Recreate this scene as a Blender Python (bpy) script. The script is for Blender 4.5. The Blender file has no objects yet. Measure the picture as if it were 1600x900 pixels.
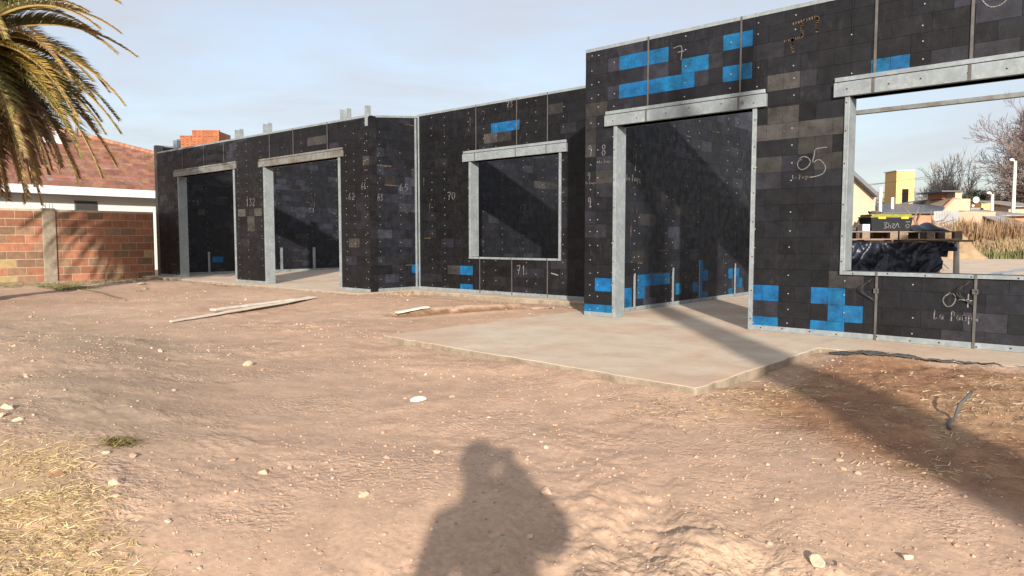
import bpy, bmesh, math, random
import numpy as np
from mathutils import Vector
sc = bpy.context.scene
col = sc.collection
rnd = random.Random(7)
R = math.radians
# ------------------------------------------------------------------ camera
HEAD = R(131.605)                      # direction of view in the ground plane
CAMZ = 0.95                            # above the floor slab (z = 0)
cd = bpy.data.cameras.new('camera'); cam = bpy.data.objects.new('camera', cd); col.objects.link(cam)
cam.location = (0, 0, CAMZ); cam.rotation_euler = (R(90 - 3.865), 0, HEAD - R(90))
cd.sensor_width = 36; cd.lens = 24.975; cd.clip_start = 0.03; cd.clip_end = 6000
sc.camera = cam
# ------------------------------------------------------------------ sky and sun
SUN_EL = math.atan(0.306); LIGHT_HEAD = HEAD + math.atan(15 / 1110)
ldir = Vector((math.cos(LIGHT_HEAD) * math.cos(SUN_EL), math.sin(LIGHT_HEAD) * math.cos(SUN_EL), -math.sin(SUN_EL)))
w = bpy.data.worlds.new('World'); sc.world = w; w.use_nodes = True
nt = w.node_tree; nt.nodes.clear(); N = nt.nodes.new; L = nt.links.new
out = N('ShaderNodeOutputWorld'); bg = N('ShaderNodeBackground'); bg.inputs['Strength'].default_value = 0.13
sky = N('ShaderNodeTexSky'); sky.sky_type = 'NISHITA'; sky.sun_disc = False
sky.sun_elevation = SUN_EL; sky.sun_rotation = R(90) - (LIGHT_HEAD + math.pi)
sky.air_density = 1.0; sky.dust_density = 2.5; sky.ozone_density = 1.2
tc = N('ShaderNodeTexCoord'); mp = N('ShaderNodeMapping'); mp.inputs['Scale'].default_value = (1.0, 1.6, 6.0)
mp.inputs['Rotation'].default_value = (0.12, 0.25, 0.9)
n1 = N('ShaderNodeTexNoise'); n1.inputs['Scale'].default_value = 1.6; n1.inputs['Detail'].default_value = 7
n1.inputs['Roughness'].default_value = 0.55; n1.inputs['Distortion'].default_value = 0.4
cr = N('ShaderNodeValToRGB'); cr.color_ramp.elements[0].position = 0.36; cr.color_ramp.elements[0].color = (.52, .52, .52, 1)
cr.color_ramp.elements[1].position = 0.66; cr.color_ramp.elements[1].color = (.97, .97, .97, 1)
mx = N('ShaderNodeMixRGB'); mx.inputs['Color2'].default_value = (2.42, 2.48, 2.70, 1)
L(tc.outputs['Generated'], mp.inputs['Vector']); L(mp.outputs[0], n1.inputs['Vector']); L(n1.outputs['Fac'], cr.inputs[0])
L(cr.outputs[0], mx.inputs['Fac']); L(sky.outputs[0], mx.inputs['Color1']); L(mx.outputs[0], bg.inputs['Color']); L(bg.outputs[0], out.inputs[0])
sd = bpy.data.lights.new('sun', 'SUN'); sun = bpy.data.objects.new('sun', sd); col.objects.link(sun)
sd.energy = 4.2; sd.angle = R(0.9); sd.color = (1.0, 0.89, 0.765)
sun.rotation_euler = ldir.to_track_quat('-Z', 'Y').to_euler(); sun.location = (8, -8, 12)
sc.view_settings.view_transform = 'Standard'; sc.view_settings.look = 'None'
sc.view_settings.exposure = 1.07; sc.view_settings.gamma = 1
FH = Vector((math.cos(HEAD), math.sin(HEAD), 0)); RH = Vector((math.sin(HEAD), -math.cos(HEAD), 0))
def W(s, d, z=0.0):                     # a point s metres to the right, d metres ahead of the camera's foot
    p = FH * d + RH * s; return Vector((p.x, p.y, z))
# ------------------------------------------------------------------ materials
def mat(name, base=(.5, .5, .5), rough=.7, metal=0.0, var=0.0, vscale=8.0, bump=0.0, bscale=30.0, attr=None, col2=None,
        m2scale=2.0, m2lo=.45, m2hi=.65, spec=.3, stretch=None, detail=6):
    m = bpy.data.materials.new(name); m.use_nodes = True
    t = m.node_tree; b = t.nodes['Principled BSDF']; n = t.nodes.new; l = t.links.new
    b.inputs['Roughness'].default_value = rough; b.inputs['Metallic'].default_value = metal
    b.inputs['Specular IOR Level'].default_value = spec
    tcn = n('ShaderNodeTexCoord'); vec = tcn.outputs['Object']
    if stretch:
        mpn = n('ShaderNodeMapping'); mpn.inputs['Scale'].default_value = stretch; l(vec, mpn.inputs[0]); vec = mpn.outputs[0]
    if attr:
        a = n('ShaderNodeAttribute'); a.attribute_name = attr; cur = a.outputs['Color']
    else:
        rgb = n('ShaderNodeRGB'); rgb.outputs[0].default_value = (*base, 1); cur = rgb.outputs[0]
    if col2:
        nz = n('ShaderNodeTexNoise'); nz.inputs['Scale'].default_value = m2scale; nz.inputs['Detail'].default_value = detail
        l(vec, nz.inputs['Vector'])
        mr = n('ShaderNodeMapRange'); mr.inputs[1].default_value = m2lo; mr.inputs[2].default_value = m2hi; l(nz.outputs['Fac'], mr.inputs[0])
        mm = n('ShaderNodeMixRGB'); mm.inputs['Color2'].default_value = (*col2, 1); l(mr.outputs[0], mm.inputs['Fac']); l(cur, mm.inputs['Color1']); cur = mm.outputs[0]
    if var:
        nz = n('ShaderNodeTexNoise'); nz.inputs['Scale'].default_value = vscale; nz.inputs['Detail'].default_value = detail; nz.inputs['Roughness'].default_value = .62
        l(vec, nz.inputs['Vector'])
        mr = n('ShaderNodeMapRange'); mr.inputs[1].default_value = .25; mr.inputs[2].default_value = .75
        mr.inputs[3].default_value = 1 - var; mr.inputs[4].default_value = 1 + var; l(nz.outputs['Fac'], mr.inputs[0])
        mm = n('ShaderNodeVectorMath'); mm.operation = 'SCALE'; l(cur, mm.inputs[0]); l(mr.outputs[0], mm.inputs['Scale']); cur = mm.outputs[0]
    l(cur, b.inputs['Base Color'])
    if bump:
        nz = n('ShaderNodeTexNoise'); nz.inputs['Scale'].default_value = bscale; nz.inputs['Detail'].default_value = 8; l(vec, nz.inputs['Vector'])
        bp = n('ShaderNodeBump'); bp.inputs['Strength'].default_value = 1; bp.inputs['Distance'].default_value = bump
        l(nz.outputs['Fac'], bp.inputs['Height']); l(bp.outputs[0], b.inputs['Normal'])
    return m
def cladding_mat():
    m = bpy.data.materials.new('pressed_block'); m.use_nodes = True
    t = m.node_tree; b = t.nodes['Principled BSDF']; n = t.nodes.new; l = t.links.new
    a = n('ShaderNodeAttribute'); a.attribute_name = 'Col'
    tcn = n('ShaderNodeTexCoord')
    def noise(scale, stretch=(1, 1, 1), detail=5, rough=.6):
        mpn = n('ShaderNodeMapping'); mpn.inputs['Scale'].default_value = stretch; l(tcn.outputs['Object'], mpn.inputs[0])
        z = n('ShaderNodeTexNoise'); z.inputs['Scale'].default_value = scale; z.inputs['Detail'].default_value = detail; z.inputs['Roughness'].default_value = rough
        l(mpn.outputs[0], z.inputs['Vector']); return z.outputs['Fac']
    def rng(v, a0, a1, b0, b1):
        r = n('ShaderNodeMapRange'); r.inputs[1].default_value = a0; r.inputs[2].default_value = a1; r.inputs[3].default_value = b0; r.inputs[4].default_value = b1
        l(v, r.inputs[0]); return r.outputs[0]
    def mul(x, y):
        r = n('ShaderNodeMath'); r.operation = 'MULTIPLY'; l(x, r.inputs[0]); l(y, r.inputs[1]); return r.outputs[0]
    mott = rng(noise(6, (1, 1, 1.2), 8, .68), .30, .72, .45, 1.75)
    sc1 = n('ShaderNodeVectorMath'); sc1.operation = 'SCALE'; l(a.outputs['Color'], sc1.inputs[0]); l(mott, sc1.inputs['Scale'])
    smear = mul(rng(noise(2.2, (1, 1, .8), 6), .46, .66, 0, 1), rng(noise(20, (1, 1, .35), 6, .7), .50, .70, 0, .55))   # rubbed-on dust, in patches
    mxd = n('ShaderNodeMixRGB'); mxd.inputs['Color2'].default_value = (.044, .043, .042, 1)
    l(smear, mxd.inputs['Fac']); l(sc1.outputs[0], mxd.inputs['Color1'])
    spk = rng(noise(70, (1, 1, 1), 3, .5), .70, .76, 0, .5)                                                       # flecks of plaster
    mx2 = n('ShaderNodeMixRGB'); mx2.inputs['Color2'].default_value = (.10, .095, .085, 1); l(mul(spk, rng(noise(1.3), .45, .6, 0, 1)), mx2.inputs['Fac'])
    l(mxd.outputs[0], mx2.inputs['Color1']); l(mx2.outputs[0], b.inputs['Base Color'])
    l(rng(noise(9), .3, .7, .42, .72), b.inputs['Roughness']); b.inputs['Specular IOR Level'].default_value = .30
    bp = n('ShaderNodeBump'); bp.inputs['Distance'].default_value = .0015; l(noise(45), bp.inputs['Height']); l(bp.outputs[0], b.inputs['Normal'])
    return m
M = {}
M['clad'] = cladding_mat()
M['screw'] = mat('bright_screw_steel', (.30, .32, .34), .35, .3)
M['galv'] = mat('galvanised_steel', (.20, .235, .255), .5, .25, var=.20, vscale=5, bump=.0005, bscale=20, col2=(.25, .28, .295), m2scale=22, spec=.4)
M['galvd'] = mat('stained_galvanised_steel', (.17, .18, .175), .55, .25, var=.35, vscale=9, col2=(.13, .12, .10), m2scale=5, spec=.5)
M['strap'] = mat('dull_steel_band', (.11, .105, .10), .5, .4, var=.3, vscale=12)
M['chalk'] = mat('white_chalk', (.19, .19, .195), .95, var=.4, vscale=60, col2=(.02, .02, .022), m2scale=75, m2lo=.56, m2hi=.68)
M['stain'] = mat('dried_glue', (.085, .064, .042), .9, var=.6, vscale=40)
M['dark'] = mat('dark_gap', (.004, .004, .004), .9)
M['conc'] = mat('dusty_concrete', (.50, .42, .325), .85, var=.16, vscale=2.2, bump=.004, bscale=14, col2=(.46, .335, .24), m2scale=.9, m2lo=.42, m2hi=.66)
def slab_mat():
    m = mat('dusty_slab_concrete', (.50, .42, .325), .85, var=.14, vscale=3, bump=.004, bscale=22, col2=(.47, .335, .24), m2scale=.8, m2lo=.42, m2hi=.66)
    t = m.node_tree; n = t.nodes.new; l = t.links.new; b = t.nodes['Principled BSDF']; src = b.inputs['Base Color'].links[0].from_socket
    tc_ = n('ShaderNodeTexCoord')
    def layer(cur, scale, lo, hi, colr, stretch=(1, 1, 1), amt=1.0, rot=0):
        mp_ = n('ShaderNodeMapping'); mp_.inputs['Scale'].default_value = stretch; mp_.inputs['Rotation'].default_value = (0, 0, rot); l(tc_.outputs['Object'], mp_.inputs[0])
        z = n('ShaderNodeTexNoise'); z.inputs['Scale'].default_value = scale; z.inputs['Detail'].default_value = 8; z.inputs['Roughness'].default_value = .65; l(mp_.outputs[0], z.inputs['Vector'])
        r_ = n('ShaderNodeMapRange'); r_.inputs[1].default_value = lo; r_.inputs[2].default_value = hi; r_.inputs[4].default_value = amt; l(z.outputs['Fac'], r_.inputs[0])
        x = n('ShaderNodeMixRGB'); x.inputs['Color2'].default_value = (*colr, 1); l(r_.outputs[0], x.inputs['Fac']); l(cur, x.inputs['Color1']); return x.outputs[0]
    cur = layer(src, 3.2, .56, .70, (.41, .28, .195), amt=.5)
    cur = layer(cur, 5, .58, .74, (.33, .29, .235), (1, .25, 1), .6, .5)
    cur = layer(cur, 24, .63, .72, (.28, .20, .15), amt=.7)
    cur = layer(cur, 1.1, .52, .62, (.56, .50, .42), amt=.5)
    l(cur, b.inputs['Base Color']); return m
M['slab'] = slab_mat()
M['concr'] = mat('raw_concrete', (.225, .19, .145), .9, var=.3, vscale=9, bump=.006, bscale=20)
M['soil'] = None
M['stone'] = mat('pale_caliche', (.50, .37, .27), .95, var=.3, vscale=30, bump=.01, bscale=40)
M['gravel'] = mat('pale_gravel', (.46, .34, .245), .95, attr='Col')
M['straw'] = mat('dry_straw', (.40, .31, .14), .8, attr='Col')
M['mortar'] = mat('mortar', (.38, .32, .24), .95, var=.25, vscale=15, bump=.004, bscale=60)
M['hbrick'] = mat('hollow_clay_block', (.40, .16, .08), .85, attr='Col', var=.28, vscale=9, bump=.003, bscale=50)
M['plaster'] = mat('white_plaster', (.52, .54, .53), .85, var=.06, vscale=2, bump=.003, bscale=30)
M['fascia'] = mat('white_fascia_paint', (.60, .62, .64), .6, var=.05)
M['tile'] = mat('clay_roof_tile', (.30, .13, .08), .8, attr='Col', var=.25, vscale=5, bump=.004, bscale=25, col2=(.22, .19, .165), m2scale=2.6, m2lo=.60, m2hi=.72)
M['glass'] = mat('dark_pane', (.05, .05, .05), .25, spec=.5)
M['leaf'] = mat('palm_leaflet', (.2, .15, .05), .5, attr='Col', spec=.35)
M['rachis'] = mat('palm_midrib', (.34, .24, .10), .6)
M['ptrunk'] = mat('palm_bark', (.10, .07, .05), .95, var=.4, vscale=8, bump=.03, bscale=12)
M['bark'] = mat('bare_bark', (.16, .13, .11), .9, var=.3, vscale=4)
M['twig'] = mat('reddish_twigs', (.16, .12, .11), .9)
M['gtwig'] = mat('hazed_grey_twigs', (.25, .23, .215), .9)  # grey lightened, distance haze put into the twig colour
M['ever'] = mat('evergreen_leaf', (.03, .045, .025), .8)
M['yellow'] = mat('yellow_render', (.62, .40, .16), .85, var=.06, vscale=2)
M['white'] = mat('white_paint', (.62, .62, .6), .7)
M['beige'] = mat('beige_render', (.40, .31, .23), .85, var=.08, vscale=1)
M['metalroof'] = mat('grey_sheet_roof', (.10, .11, .13), .5, .2, var=.15)
M['rust'] = mat('old_sheet_roof', (.24, .25, .25), .7, .1, var=.3, vscale=1, col2=(.25, .14, .09), m2scale=.7)
M['corr'] = mat('corrugated_zinc', (.33, .34, .35), .5, .3, var=.2, vscale=1)
M['rbrick'] = mat('salmon_brick', (.38, .19, .12), .9, var=.2, vscale=3)
M['obrick'] = mat('orange_brick', (.46, .15, .06), .85, attr='Col', var=.2)
M['wood'] = mat('weathered_board', (.20, .15, .11), .85, var=.35, vscale=12, stretch=(1, 1, 6))
M['pale'] = mat('chalky_board', (.60, .56, .49), .85, var=.2, vscale=8)
M['tarp'] = mat('blue_black_tarpaulin', (.010, .014, .028), .38, spec=.5, bump=.006, bscale=5)
M['crate'] = mat('black_plastic', (.010, .012, .017), .45, spec=.4)
M['lid'] = mat('olive_yellow_plastic', (.20, .20, .035), .6, var=.35, vscale=10)
M['latch'] = mat('yellow_plastic', (.42, .36, .05), .5)
M['paper'] = mat('white_carton', (.55, .56, .62), .7)
M['pipe'] = mat('grey_hose', (.07, .08, .09), .5)
M['film'] = mat('grey_polythene_film', (.06, .06, .06), .4, spec=.5, bump=.01, bscale=30)
M['dirtm'] = mat('loose_earth', (.27, .19, .115), .95, var=.3, vscale=3, bump=.05, bscale=6)
M['weed'] = mat('dry_weeds', (.3, .2, .1), .9, attr='Col')
M['skin'] = mat('skin', (.42, .25, .18), .5); M['shirt'] = mat('dark_jacket', (.05, .06, .09), .9, var=.2); M['hair'] = mat('dark_hair', (.02, .015, .01), .7)
M['phone'] = mat('phone_glass', (.02, .02, .02), .2)
M['cable'] = mat('black_cable', (.03, .03, .03), .6)
# ------------------------------------------------------------------ mesh builder
class MB:
    def __init__(s): s.v = []; s.f = []; s.m = []; s.c = []; s.smooth = False
    def face(s, pts, mi=0, c=(1, 1, 1)):
        k = len(s.v); s.v.extend([tuple(p) for p in pts]); s.f.append(tuple(range(k, k + len(pts)))); s.m.append(mi); s.c.append(c)
    def grid(s, pts, nu, nv, mi=0, cf=None):           # pts row-major nv rows of nu
        k = len(s.v); s.v.extend([tuple(p) for p in pts])
        for j in range(nv - 1):
            for i in range(nu - 1):
                a = k + j * nu + i; s.f.append((a, a + 1, a + nu + 1, a + nu)); s.m.append(mi); s.c.append(cf(i, j) if cf else (1, 1, 1))
    def box(s, lo, hi, mi=0, c=(1, 1, 1), T=None):
        x0, y0, z0 = lo; x1, y1, z1 = hi
        P = [(x0, y0, z0), (x1, y0, z0), (x1, y1, z0), (x0, y1, z0), (x0, y0, z1), (x1, y0, z1), (x1, y1, z1), (x0, y1, z1)]
        if T: P = [T(*p) for p in P]
        k = len(s.v); s.v.extend([tuple(p) for p in P])
        for q in ((0, 3, 2, 1), (4, 5, 6, 7), (0, 1, 5, 4), (1, 2, 6, 5), (2, 3, 7, 6), (3, 0, 4, 7)):
            s.f.append(tuple(k + i for i in q)); s.m.append(mi); s.c.append(c)
    def tube(s, pts, rad, n=6, mi=0, c=(1, 1, 1), cap=True):
        pts = [Vector(p) for p in pts]; k = len(s.v); m = len(pts)
        if not hasattr(rad, '__len__'): rad = [rad] * m
        up = Vector((0, 0, 1))
        for i, p in enumerate(pts):
            d = (pts[min(i + 1, m - 1)] - pts[max(i - 1, 0)]).normalized()
            a = d.cross(up)
            if a.length < .05: a = d.cross(Vector((1, 0, 0)))
            a.normalize(); b = d.cross(a)
            for j in range(n):
                t = 2 * math.pi * j / n; q = p + (a * math.cos(t) + b * math.sin(t)) * rad[i]; s.v.append(tuple(q))
        for i in range(m - 1):
            for j in range(n):
                s.f.append((k + i * n + j, k + i * n + (j + 1) % n, k + (i + 1) * n + (j + 1) % n, k + (i + 1) * n + j)); s.m.append(mi); s.c.append(c)
        if cap:
            s.f.append(tuple(k + j for j in range(n))[::-1]); s.m.append(mi); s.c.append(c)
            s.f.append(tuple(k + (m - 1) * n + j for j in range(n))); s.m.append(mi); s.c.append(c)
    def build(s, name, mats, parent=None, smooth=False, bevel=0, recalc=False):
        me = bpy.data.meshes.new(name); me.from_pydata(s.v, [], s.f)
        if not isinstance(mats, (list, tuple)): mats = [mats]
        for q in mats: me.materials.append(q)
        me.polygons.foreach_set('material_index', s.m)
        if smooth: me.polygons.foreach_set('use_smooth', [True] * len(s.f))
        ca = me.color_attributes.new('Col', 'FLOAT_COLOR', 'CORNER')
        tot = np.array([len(f) for f in s.f]); cc = np.repeat(np.array([(*c, 1.0) for c in s.c]), tot, axis=0)
        ca.data.foreach_set('color', cc.astype(np.float32).ravel())
        me.update(); 
        if recalc:
            bmm = bmesh.new(); bmm.from_mesh(me); bmesh.ops.recalc_face_normals(bmm, faces=bmm.faces); bmm.to_mesh(me); bmm.free()
        o = bpy.data.objects.new(name, me); col.objects.link(o)
        if parent: o.parent = parent; o.matrix_parent_inverse = parent.matrix_world.inverted() if False else o.matrix_parent_inverse
        if bevel:
            bv = o.modifiers.new('bevel', 'BEVEL'); bv.width = bevel; bv.segments = 2; bv.limit_method = 'ANGLE'
        return o
def empty(name, label=None, cat=None, group=None, loc=(0, 0, 0)):
    o = bpy.data.objects.new(name, None); col.objects.link(o); o.empty_display_size = .2
    if label: tag(o, label, cat, group)
    return o
def tag(o, label=None, cat=None, group=None, kind=None):
    if label: o['label'] = label
    if cat: o['category'] = cat
    if group: o['group'] = group
    if kind: o['kind'] = kind
    return o
# ------------------------------------------------------------------ value noise
def vnoise(x, y, seed=0):
    xi = np.floor(x).astype(np.int64); yi = np.floor(y).astype(np.int64); fx = x - xi; fy = y - yi
    fx = fx * fx * (3 - 2 * fx); fy = fy * fy * (3 - 2 * fy)
    def h(a, b):
        n = (a * 374761393 + b * 668265263 + seed * 974634777) & 0xffffffff
        n = ((n ^ (n >> 13)) * 1274126177) & 0xffffffff; n = n ^ (n >> 16)
        return (n & 0xffff) / 65535.0
    return (h(xi, yi) * (1 - fx) + h(xi + 1, yi) * fx) * (1 - fy) + (h(xi, yi + 1) * (1 - fx) + h(xi + 1, yi + 1) * fx) * fy
def fbm(x, y, oct=4, seed=0, gain=.5):
    t = 0; a = 1; s = 0
    for i in range(oct):
        t = t + a * (vnoise(x * 2 ** i + i * 17.3, y * 2 ** i - i * 9.1, seed + i) - .5); s += a; a *= gain
    return t / s
def sstep(a, b, x):
    t = np.clip((x - a) / (b - a), 0, 1); return t * t * (3 - 2 * t)
def segd(x, y, a, b):
    ax, ay = a; bx, by = b; dx, dy = bx - ax, by - ay
    t = np.clip(((x - ax) * dx + (y - ay) * dy) / (dx * dx + dy * dy), 0, 1)
    return np.hypot(x - ax - t * dx, y - ay - t * dy), t
def inslab(x, y, g=0.0):
    a = (y > 6.45 + g) & (x > -5.65 + g); b = (y > 7.55 + g) & (x < -10.35 - g); c = (y > 8.75 + g) & (x <= -5.65 + g)
    d = (x > -5.65 + g) & (x < -2.1 - g) & (y > 4.27 + g)
    return (a | b | c | d) & (y < 50 - g) & (x > -19.9 + g)
def ground(x, y):
    x = np.asarray(x, float); y = np.asarray(y, float); r = np.hypot(x, y)
    z = -.085 - .40 * (1 - sstep(0.2, 3.2, r))
    near = 1 - sstep(30, 60, r)
    z = z + near * (.10 * fbm(x * .35, y * .35, 3, 5) + .035 * fbm(x * 1.3, y * 1.3, 3, 11))
    # spoil bank on the left, running away from the viewer
    d, t = segd(x, y, (-3.9, .9), (-7.4, 2.0)); z = z + .19 * np.exp(-(d / .85) ** 2) * (.75 + .5 * vnoise(x * 1.1, y * 1.1, 19)) 
    z = z - .05 * np.exp(-((x + 7.6) ** 2 + (y - 2.6) ** 2) / 1.2)
    # rough clods: strong at lower right, medium at left
    rough = .35 + .9 * np.exp(-(((x + .9) / .9) ** 2 + ((y - 2.1) / .8) ** 2)) + .5 * np.exp(-(((x + 8) / 4) ** 2 + ((y - 3.5) / 2) ** 2)) + .4 * sstep(-2.0, -1.5, x) * sstep(3.4, 4.0, y)
    smoothz = np.exp(-(((x + 3.6) / 1.5) ** 2 + ((y - 3.1) / 1.0) ** 2))
    rough = rough * (1 - .6 * smoothz)
    fine = fbm(x * 4.5, y * 4.5, 5, 21, .6)
    patch = .35 + 1.2 * sstep(.42, .62, fbm(x * 1.4 + 3, y * 1.4, 4, 23) + .5)
    z = z + near * rough * patch * (.046 * fine + .028 * np.abs(fbm(x * 11, y * 11, 4, 31, .6)))
    # ridges pushed up by tyres, lower right
    k = np.exp(-(((x + .9) / .9) ** 2 + ((y - 1.9) / .7) ** 2))
    u = x * .80 + y * .60 + .25 * fbm(x * 2, y * 2, 3, 77)
    z = z + k * .022 * np.clip(np.sin(u * 17) * 1.5, -1, 1) * (.4 + vnoise(x * 3, y * 3, 8))
    # right: the earth comes up level with the strip of floor
    z = z + (.055 * sstep(-2.3, -1.6, x) * sstep(3.8, 5.4, y) * (1 - sstep(9, 12, y)))
    z = z + .05 * np.exp(-((y - 6.35) / .22) ** 2) * np.exp(-((x + 1.75) / .45) ** 2)
    # band along the wall footings at left
    z = z + .05 * sstep(5.5, 7.4, y) * (x < -5.6) * (1 - sstep(0, 1, (x > -10.3) * (y > 8.0)))
    # trench by the porch slab
    d, t = segd(x, y, (-7.45, 6.35), (-6.55, 7.75)); z = z - .085 * (1 - sstep(.10, .40, d + .10 * fbm(x * 6, y * 6, 3, 3)))
    z = z + .012 * np.exp(-((d - .45) / .1) ** 2)
    z = np.where(inslab(x, y, .06), np.minimum(z, -.16), z)
    ed = np.exp(-(np.maximum(0, np.abs(y - 4.28) - .1) / .45) ** 2) * sstep(-6.5, -5.9, x) * sstep(-1.3, -2.1, x)
    z = z * (1 - ed) + ed * (-.047 + .030 * fbm(x * 2.6, y * 2.6, 4, 87) * 2)
    z = np.where((x > -5.55) & (x < -2.2) & (y > 4.45) & (y < 6.4), np.minimum(z, -.06), z)
    return z
# ------------------------------------------------------------------ terrain: one sheet to the horizon
def make_terrain():
    hd = HEAD
    a1 = np.arange(-R(47), R(47), R(.16)); a2 = np.arange(R(47), 2 * math.pi - R(47), R(4))
    ang = np.concatenate([a1, a2]); na = len(ang)
    rr = [.15, .4, .7, 1.0]; r = 1.25
    while r < 16: rr.append(r); r *= 1.0052
    while r < 60: rr.append(r); r *= 1.03
    while r < 5000: rr.append(r); r *= 1.3
    rr = np.array(rr); nr = len(rr)
    A, Rr = np.meshgrid(ang, rr); X = Rr * np.cos(hd + A); Y = Rr * np.sin(hd + A); Z = ground(X, Y)
    V = np.stack([X.ravel(), Y.ravel(), Z.ravel()], 1); V = np.vstack([V, [[0, 0, float(ground(0, 0))]]])
    j, i = np.meshgrid(np.arange(nr - 1), np.arange(na), indexing='ij'); i2 = (i + 1) % na
    q = np.stack([j * na + i, (j + 1) * na + i, (j + 1) * na + i2, j * na + i2], -1).reshape(-1, 4)
    tri = [(nr * na, k, (k + 1) % na) for k in range(na)]
    me = bpy.data.meshes.new('ground'); nq = len(q); ntv = len(tri)
    me.vertices.add(len(V)); me.vertices.foreach_set('co', V.ravel())
    me.loops.add(nq * 4 + ntv * 3); me.loops.foreach_set('vertex_index', np.concatenate([q.ravel(), np.array(tri).ravel()]))
    me.polygons.add(nq + ntv)
    me.polygons.foreach_set('loop_start', np.concatenate([np.arange(nq) * 4, nq * 4 + np.arange(ntv) * 3]))
    me.polygons.foreach_set('loop_total', np.concatenate([np.full(nq, 4), np.full(ntv, 3)]))
    me.polygons.foreach_set('use_smooth', np.ones(nq + ntv, bool))
    me.update(calc_edges=True)
    x, y = V[:, 0], V[:, 1]
    base = np.array([.435, .300, .215]); grey = np.array([.34, .26, .185]); red = np.array([.185, .095, .058]); pale = np.array([.50, .37, .275]); tanc = np.array([.36, .245, .15])
    c = np.repeat(base[None], len(V), 0)
    def mixc(c, k, colr): return c * (1 - k[:, None]) + colr * k[:, None]
    n0 = fbm(x * .5, y * .5, 4, 41) + .5; n1_ = fbm(x * 2.2, y * 2.2, 4, 51) + .5; n2_ = fbm(x * 9, y * 9, 4, 61, .65) + .5
    c = mixc(c, sstep(.5, .75, n0) * .5, pale)
    gz = np.exp(-(((x + 8.5) / 3.5) ** 2 + ((y - 2.2) / 1.3) ** 2)) + .8 * np.exp(-(((x + 4.4) / 1.2) ** 2 + ((y - 1.2) / .5) ** 2)) + .6 * np.exp(-(((x + .7) / .8) ** 2 + ((y - 1.9) / .6) ** 2))
    c = mixc(c, np.clip(gz * (.5 + n1_), 0, .85), grey)
    rz = sstep(-2.15, -1.55, x + .8 * (n1_ - .5) + .12 * (5 - y)) * sstep(3.35, 4.0, y + .55 * x + .65 + .8 * (n1_ - .5)) * (1 - sstep(6.1, 6.4, y + .3 * (n1_ - .5)))
    rc = red[None] * (1 - n2_[:, None]) + np.array([.285, .16, .085]) * n2_[:, None]
    c = c * (1 - rz[:, None] * .9) + rc * rz[:, None] * .9
    tz = rz * sstep(.50, .68, fbm(x * 1.6 + 9, y * 1.6, 4, 71) + .5) * .55; c = mixc(c, tz, tanc)
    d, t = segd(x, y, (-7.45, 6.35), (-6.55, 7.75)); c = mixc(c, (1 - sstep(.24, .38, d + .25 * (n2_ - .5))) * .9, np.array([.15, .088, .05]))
    far = sstep(26, 34, y); c = mixc(c, far * .8, np.array([.30, .22, .13]))
    gr = sstep(.45, .6, fbm(x * .12, y * .12, 3, 91) + .5) * sstep(48, 52, y); c = mixc(c, gr * .8, np.array([.11, .12, .04]))
    # grass thatch under the dry grass
    gk = np.clip(grass_density(x, y), 0, 1); c = mixc(c, gk * .6, np.array([.40, .29, .17]))
    c = c * (.80 + .40 * n2_)[:, None] * (.9 + .2 * n1_)[:, None]
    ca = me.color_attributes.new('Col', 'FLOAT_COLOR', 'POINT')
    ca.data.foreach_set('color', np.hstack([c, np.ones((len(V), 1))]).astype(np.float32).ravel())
    m = mat('dry_earth', attr='Col', rough=.95, var=.20, vscale=45, bump=.010, bscale=38, spec=.10, detail=9)
    t = m.node_tree; nz = [n for n in t.nodes if n.type == 'BUMP'][0]; b2 = t.nodes.new('ShaderNodeBump'); b2.inputs['Distance'].default_value = .004
    vo = t.nodes.new('ShaderNodeTexVoronoi'); vo.inputs['Scale'].default_value = 26; vo.feature = 'F1'; vo.inputs['Randomness'].default_value = 1
    tcn = t.nodes.new('ShaderNodeTexCoord'); wn = t.nodes.new('ShaderNodeTexNoise'); wn.inputs['Scale'].default_value = 9; wn.inputs['Detail'].default_value = 4
    ad = t.nodes.new('ShaderNodeVectorMath'); ad.operation = 'MULTIPLY_ADD'; ad.inputs[1].default_value = (.25, .25, .25)
    t.links.new(tcn.outputs['Object'], wn.inputs['Vector']); t.links.new(wn.outputs['Color'], ad.inputs[0]); t.links.new(tcn.outputs['Object'], ad.inputs[2]); t.links.new(ad.outputs[0], vo.inputs['Vector'])
    mk = t.nodes.new('ShaderNodeTexNoise'); mk.inputs['Scale'].default_value = 1.7; mk.inputs['Detail'].default_value = 5; t.links.new(tcn.outputs['Object'], mk.inputs['Vector'])
    mr = t.nodes.new('ShaderNodeMapRange'); mr.inputs[1].default_value = .44; mr.inputs[2].default_value = .60; mr.inputs[3].default_value = .15; mr.inputs[4].default_value = 1
    t.links.new(mk.outputs['Fac'], mr.inputs[0]); t.links.new(mr.outputs[0], b2.inputs['Strength']); t.links.new(mr.outputs[0], nz.inputs['Strength'])
    t.links.new(vo.outputs['Distance'], b2.inputs['Height']); b2.invert = True; t.links.new(nz.outputs[0], b2.inputs['Normal']); t.links.new(b2.outputs[0], t.nodes['Principled BSDF'].inputs['Normal'])
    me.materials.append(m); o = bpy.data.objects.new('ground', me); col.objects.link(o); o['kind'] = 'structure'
    return o
def grass_density(x, y):
    # bottom-left corner of the picture: a ragged edge of dormant lawn
    f = x * FH.x + y * FH.y; s = x * RH.x + y * RH.y
    edge = -.62 * f - .02 + .28 * (f - 2.2)          # lateral limit of the lawn
    n = fbm(x * 2.5, y * 2.5, 4, 101)
    return sstep(.10, -.20, (s - (-1.12 - .80 * (f - 2.2))) + .55 * n) * sstep(3.12, 2.7, f + .7 * n) * sstep(.7, 1.0, f)
make_terrain()
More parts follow.
